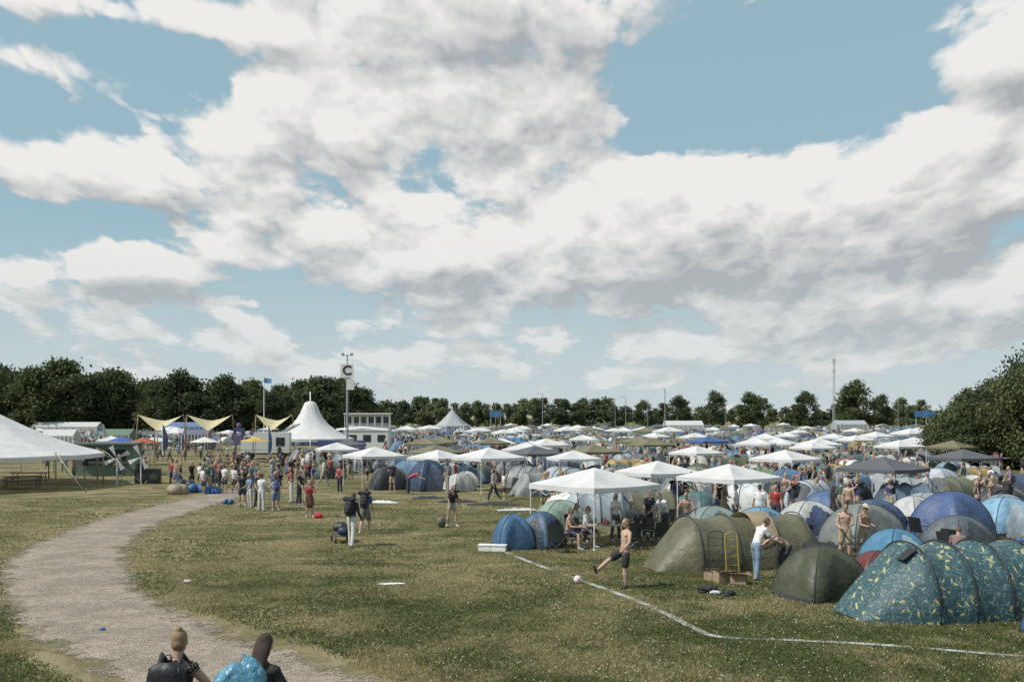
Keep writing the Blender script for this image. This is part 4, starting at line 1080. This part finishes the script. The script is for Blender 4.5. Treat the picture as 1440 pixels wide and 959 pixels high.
# white two-storey cabin
par = empty('white_cabin_building', (-20.2, 140, 0))
wm = mat('white_panel', (.58,.58,.56), rough=.5, var=.08); glass = mat('window_glass', (.03,.04,.05), rough=.1, var=.02)
mb = MB(); mb.box((0,0,1.25), (6.2,2.6,2.5), 0); mb.box((0,0,2.58), (6.4,2.8,.16), 0); mb.box((0,.5,3.7), (6.0,1.6,2.06), 0); mb.box((0,0,4.85), (6.5,3.0,.18), 0)
for i in range(7): mb.box((-3.1+i*1.033,-1.32,3.7), (.09,.09,2.06), 0)
mb.box((0,-1.33,3.45), (6.2,.05,.06), 0)
mb.obj('walls', [wm], parent=par)
mb = MB()
for i in range(6): mb.box((-2.58+i*1.033,-.31,3.85), (.82,.03,1.1), 0)
for i in range(3): mb.box((-2+i*2,-1.31,1.4), (1.1,.03,1.0), 0)
mb.obj('windows', [glass], parent=par)
# C sign mast
par = empty('camp_area_sign_mast', (-18.2, 110, 0))
mb = MB(); mb.tube([(0,0,0),(0,0,11.3)], [.11,.07], 0, 8); mb.tube([(-.6,0,11.2),(.6,0,11.2)], .05, 0, 5)
mb.box((-.5,0,11.35), (.3,.2,.22), 0); mb.box((.5,0,11.35), (.3,.2,.22), 0)
for x in (-.1,.1): mb.tube([(x,.0,0),(x,.0,9.2)], .03, 0, 5)
mb.obj('mast', [mat('galvanised', (.30,.31,.32), rough=.5)], parent=par)
mb = MB(); mb.box((0,-.15,9.5), (1.45,.06,1.5), 0); mb.box((.35,-.12,8.0), (.85,.03,1.2), 0); mb.obj('sign_panel', [wm], parent=par)
tcv = bpy.data.curves.new('letter', 'FONT'); tcv.body = 'C'; tcv.size = 1.45; tcv.align_x = 'CENTER'; tcv.align_y = 'CENTER'; tcv.extrude = .012; tcv.offset = .03
to = bpy.data.objects.new('sign_letter', tcv); COL.objects.link(to); to.parent = par; to.location = (0, -.20, 9.5); to.rotation_euler = (rad(90), 0, 0)
tcv.materials.append(mat('sign_black', (.015,.015,.015)))
# lattice mast
mb = MB(); Ht = 22
for i in range(3):
    a = i*2.094; mb.tube([(.45*math.cos(a),.45*math.sin(a),0),(.28*math.cos(a),.28*math.sin(a),Ht)], .05, 0, 4)
for k in range(22):
    r0, r1_ = .45-.17*k/22, .45-.17*(k+1)/22
    for i in range(3):
        a, b2 = i*2.094, (i+1)*2.094
        mb.tube([(r0*math.cos(a),r0*math.sin(a),k),(r1_*math.cos(b2),r1_*math.sin(b2),k+1)], .03, 0, 3); mb.tube([(r0*math.cos(a),r0*math.sin(a),k),(r0*math.cos(b2),r0*math.sin(b2),k)], .025, 0, 3)
for i in range(3):
    a = i*2.094+.5; mb.box((.5*math.cos(a),.5*math.sin(a),21.0), (.14,.14,1.4), 0); mb.box((.5*math.cos(a),.5*math.sin(a),18.0), (.12,.12,1.0), 0)
mb.tube([(0,0,Ht),(0,0,Ht+1.2)], .04, 0, 4)
mb.obj('lattice_radio_mast', [mat('mast_steel', (.38,.39,.40))], (97, 300))
# lamp / light poles
mb = MB(); mb.tube([(0,0,0),(0,0,9.6)], [.12,.07], 0, 8); mb.tube([(0,0,9.5),(.4,0,9.7),(.9,0,9.72)], .05, 0, 6); mb.box((1.1,0,9.70), (.6,.28,.12), 0)
lp = mb.mesh('street_lamp', [mat('lamp_post_grey', (.22,.23,.24), rough=.5)])
for (px, Y, s) in [(763,230,1),(935,215,1.08),(880,260,.98),(911,300,1),(865,290,1),(1020,280,.9),(697,280,.85),(1263,300,.95),(640,320,.9)]:
    place(lp, 'street_lamp', ((px-720)/1400*Y, Y), R.random()*6, s)
# flagpole
mb = MB(); mb.tube([(0,0,0),(0,0,9.3)], [.07,.04], 0, 6); mb.grid([[(x*.9+.04, .1*math.sin(x*4), 9.1-z*.6-.1*x) for z in (0,.5,1)] for x in (0,.25,.5,.75,1)], 1)
mb.obj('flagpole', [steel, fabric('flag_blue', (.10,.25,.5))], (-29.9, 120))
# cream shade sails
def sail(x, y, w, rz=0):
    mb = MB(); h = w/2
    P = []
    for i in range(13):
        u = i/12*2-1; row = []
        for j in range(7):
            v_ = (j/6*2-1)
            z = 3.45+1.2*abs(u)**1.2+v_*.55*(1-abs(u))
            row.append((u*h, v_*1.1*(1-abs(u)*.9), z))
        P.append(row)
    mb.grid(P, 0)
    for u in (-1, 1): mb.tube([(u*h*1.15, 0, 0), (u*h, 0, 4.7)], .05, 1, 5); mb.tube([(u*h, 0, 4.65), (u*h*1.7, 0, 0)], .015, 1, 3)
    mb.tube([(0,-1.1,0),(0,-1.1,2.85)], .06, 1, 5); mb.tube([(0,1.1,0),(0,1.1,4.0)], .06, 1, 5)
    mb.obj('shade_sail', [creamC, woodM], (x, y), rz, True)
sail(-38.8, 110, 5.0); sail(-33.7, 111, 4.9, .1); sail(-27, 113, 4.2, -.1)
# box truck
par = empty('box_truck', (-25.3, 104, 0)); par.rotation_euler = (0, 0, rad(6))
mb = MB(); mb.box((.3,0,1.75), (3.6,2.1,2.1), 0); mb.box((-2.2,0,1.35), (1.2,2.0,1.3), 0); mb.box((-2.05,0,2.2), (.85,1.9,.5), 0); mb.box((-.3,0,.62), (5,1.8,.16), 1)
mb.obj('body', [wm, blackM], parent=par)
mb = MB(); mb.box((-2.1,-.96,2.16), (.6,.04,.36), 0); mb.box((-2.82,0,1.75), (.04,1.7,.5), 0); mb.box((1.2,-1.06,1.85), (.9,.03,.9), 0); mb.obj('windows', [glass], parent=par)
mb = MB()
for x in (-2.1, 1.3):
    for y in (-.95,.95): mb.tube([(x,y-.12,.42),(x,y+.12,.42)], .42, 0, 18)
mb.obj('wheels', [blackM], parent=par)
# painted totem tower
mb = MB(); mb.tube([(-.4,0,0),(-.35,0,3.2)], .09, 0, 6); mb.tube([(.4,0,0),(.35,0,3.2)], .09, 0, 6); mb.box((0,0,2.0), (.8,.4,.9), 0); mb.box((0,0,3.1), (1.1,.4,.3), 1); mb.ell((0,0,3.5), (.28,.2,.32), 0, 10, 8); mb.box((-.62,0,2.5), (.15,.15,1.0), 1, ry=.3); mb.box((.62,0,2.5), (.15,.15,1.0), 1, ry=-.3)
mb.obj('painted_totem', [mat('purple_paint', (.10,.07,.17)), mat('dark_blue_paint', (.04,.05,.13))], (-28.8, 105))
mb = MB(); mb.box((0,0,2.2), (2.4,.1,1.1), 0)
for x in (-1.1,1.1): mb.tube([(x,.1,0),(x,.1,2.8)], .05, 1, 5)
mb.obj('purple_banner', [mat('banner_purple', (.09,.08,.19)), steel], (-27.5, 109))
mb = MB(); mb.box((0,0,.95), (5,.1,1.9), 0); mb.obj('blue_hoarding', [mat('hoarding_blue', (.06,.08,.20))], (-18.3, 107), .05)
for (px, Y, w, c) in [(697,250,3,(.06,.16,.32)),(1298,240,4,(.05,.16,.36)),(1310,232,3,(.06,.18,.38))]:
    mb = MB(); mb.box((0,0,5.0), (w,.15,1.4), 0)
    for x in (-w*.4,w*.4): mb.tube([(x,.15,0),(x,.15,5)], .07, 1, 5)
    mb.obj('advertising_sign', [mat('sign_blue', c), steel], ((px-720)/1400*Y, Y))
# feather flags among the stalls
mb = MB(); mb.tube([(0,0,0),(0,0,3.6)], .03, 1, 5); mb.grid([[(0.03,0,.9+t*2.7),(.55*math.sin(math.pi*(.25+.7*t)),.04,.9+t*2.7)] for t in [i/8 for i in range(9)]], 0)
for (x, y, c) in [(-46,112,(.4,.4,.42)),(-36.5,104,(.10,.10,.2)),(-24,98,(.06,.12,.3)),(-52,108,(.35,.28,.1))]: mb.obj('feather_flag', [fabric('flag_fabric', c), steel], (x, y), R.random())
# green kiosk with awning
par = empty('festival_kiosk', (-30.8, 76, 0)); par.rotation_euler = (0, 0, .1)
gk = mat('kiosk_green', (.12,.17,.13), var=.15)
mb = MB(); mb.box((0,0,1.15), (4.4,2.2,2.3), 0); mb.box((0,-.1,2.4), (4.7,2.6,.14), 1); mb.box((0,-1.24,1.0), (3.4,.3,.06), 1)
mb.obj('walls', [gk, mat('kiosk_roof', (.10,.12,.12))], parent=par)
mb = MB(); mb.box((0,-1.11,1.55), (3.2,.03,.9), 0); mb.obj('serving_hatch', [darkin], parent=par)  # shade of the open hatch painted as a dark panel on the solid wall
# mesh fence panels
mb = MB()
for k in range(12):
    x = k*2.5; mb.tube([(x,0,0),(x,0,1.9)], .025, 0, 5)
    for z in (.1,1.85): mb.tube([(x,0,z),(x+2.4,0,z)], .018, 0, 4)
    for q in range(1, 10): mb.tube([(x+q*.24,0,.1),(x+q*.24,0,1.85)], .006, 0, 3)
mb.obj('mesh_fence', [mat('fence_green', (.05,.10,.07))], (-41, 78), .03)
# white windmill ornaments
mb = MB(); mb.tube([(0,0,0),(0,0,1.8)], .04, 0, 6)
for i in range(4):
    a = i*math.pi/2+.4; c, s_ = math.cos(a), math.sin(a)
    mb.add([(0,-.06,1.8),(c*.8-s_*.2,-.08,1.8+s_*.8+c*.2),(c*.85+s_*.12,-.02,1.8+s_*.85-c*.12)], [(0,1,2)], 0)
for (x, y) in [(-25.6,64.5),(-24.6,66)]: mb.obj('windmill_ornament', [mat('ornament_white', (.6,.6,.6))], (x, y), .2)
# speaker cabinets, tables, umbrellas near the marquee
mb = MB(); mb.box((0,0,.5), (1.6,.8,1.0), 0); mb.box((-.4,0,1.2), (.6,.6,.38), 0)
for x in (-.4,.4): mb.tube([(x,-.405,.5),(x,-.43,.5)], .26, 1, 16)
mb.obj('speaker_stack', [blackM, mat('cone_grey', (.07,.07,.07))], (-24.3, 66.5), .2)
def bench_table():
    mb = MB(); mb.box((0,0,.75), (2.2,.7,.05), 0)
    for s_ in (-.6,.6): mb.box((0,s_*1.1,.45), (2.2,.26,.04), 0)
    for x in (-.9,.9):
        mb.tube([(x,-.3,.73),(x,-.6,0)], .03, 0, 4); mb.tube([(x,.3,.73),(x,.6,0)], .03, 0, 4); mb.tube([(x,-.66,.43),(x,.66,.43)], .025, 0, 4)
    return mb.mesh('bench_table', [mat('bench_wood', (.10,.08,.06))])
bt = bench_table()
for (x, y) in [(-33,60),(-30.5,62),(-36,64),(-32,66),(-22,90),(-26,88)]: place(bt, 'picnic_table', (x, y), R.random())
mb = MB(); mb.tube([(0,0,0),(0,0,2.5)], .03, 1, 6); rows = []
for i in range(5): rows.append([(1.5*(1-i/4)*math.cos(j*math.pi/4), 1.5*(1-i/4)*math.sin(j*math.pi/4), 2.05+.5*(i/4)) for j in range(9)])
mb.grid(rows, 0)
for (x, y, c) in [(-34,92,(.35,.08,.05)),(-29,94,(.6,.6,.55)),(-25,97,(.5,.35,.1)),(-38,97,(.05,.1,.3)),(-47,100,(.6,.6,.6))]: mb.obj('parasol', [fabric('parasol_fabric', c), steel], (x, y))
mb = MB()
for x in (0, 4.5): mb.tube([(x,0,0),(x,0,3.3)], .045, 0, 6)
mb.tube([(0,0,3.2),(2.2,0,2.85),(4.5,0,3.2)], .012, 0, 4)
mb.obj('festoon_poles', [woodM], (-25.5, 71), .3)
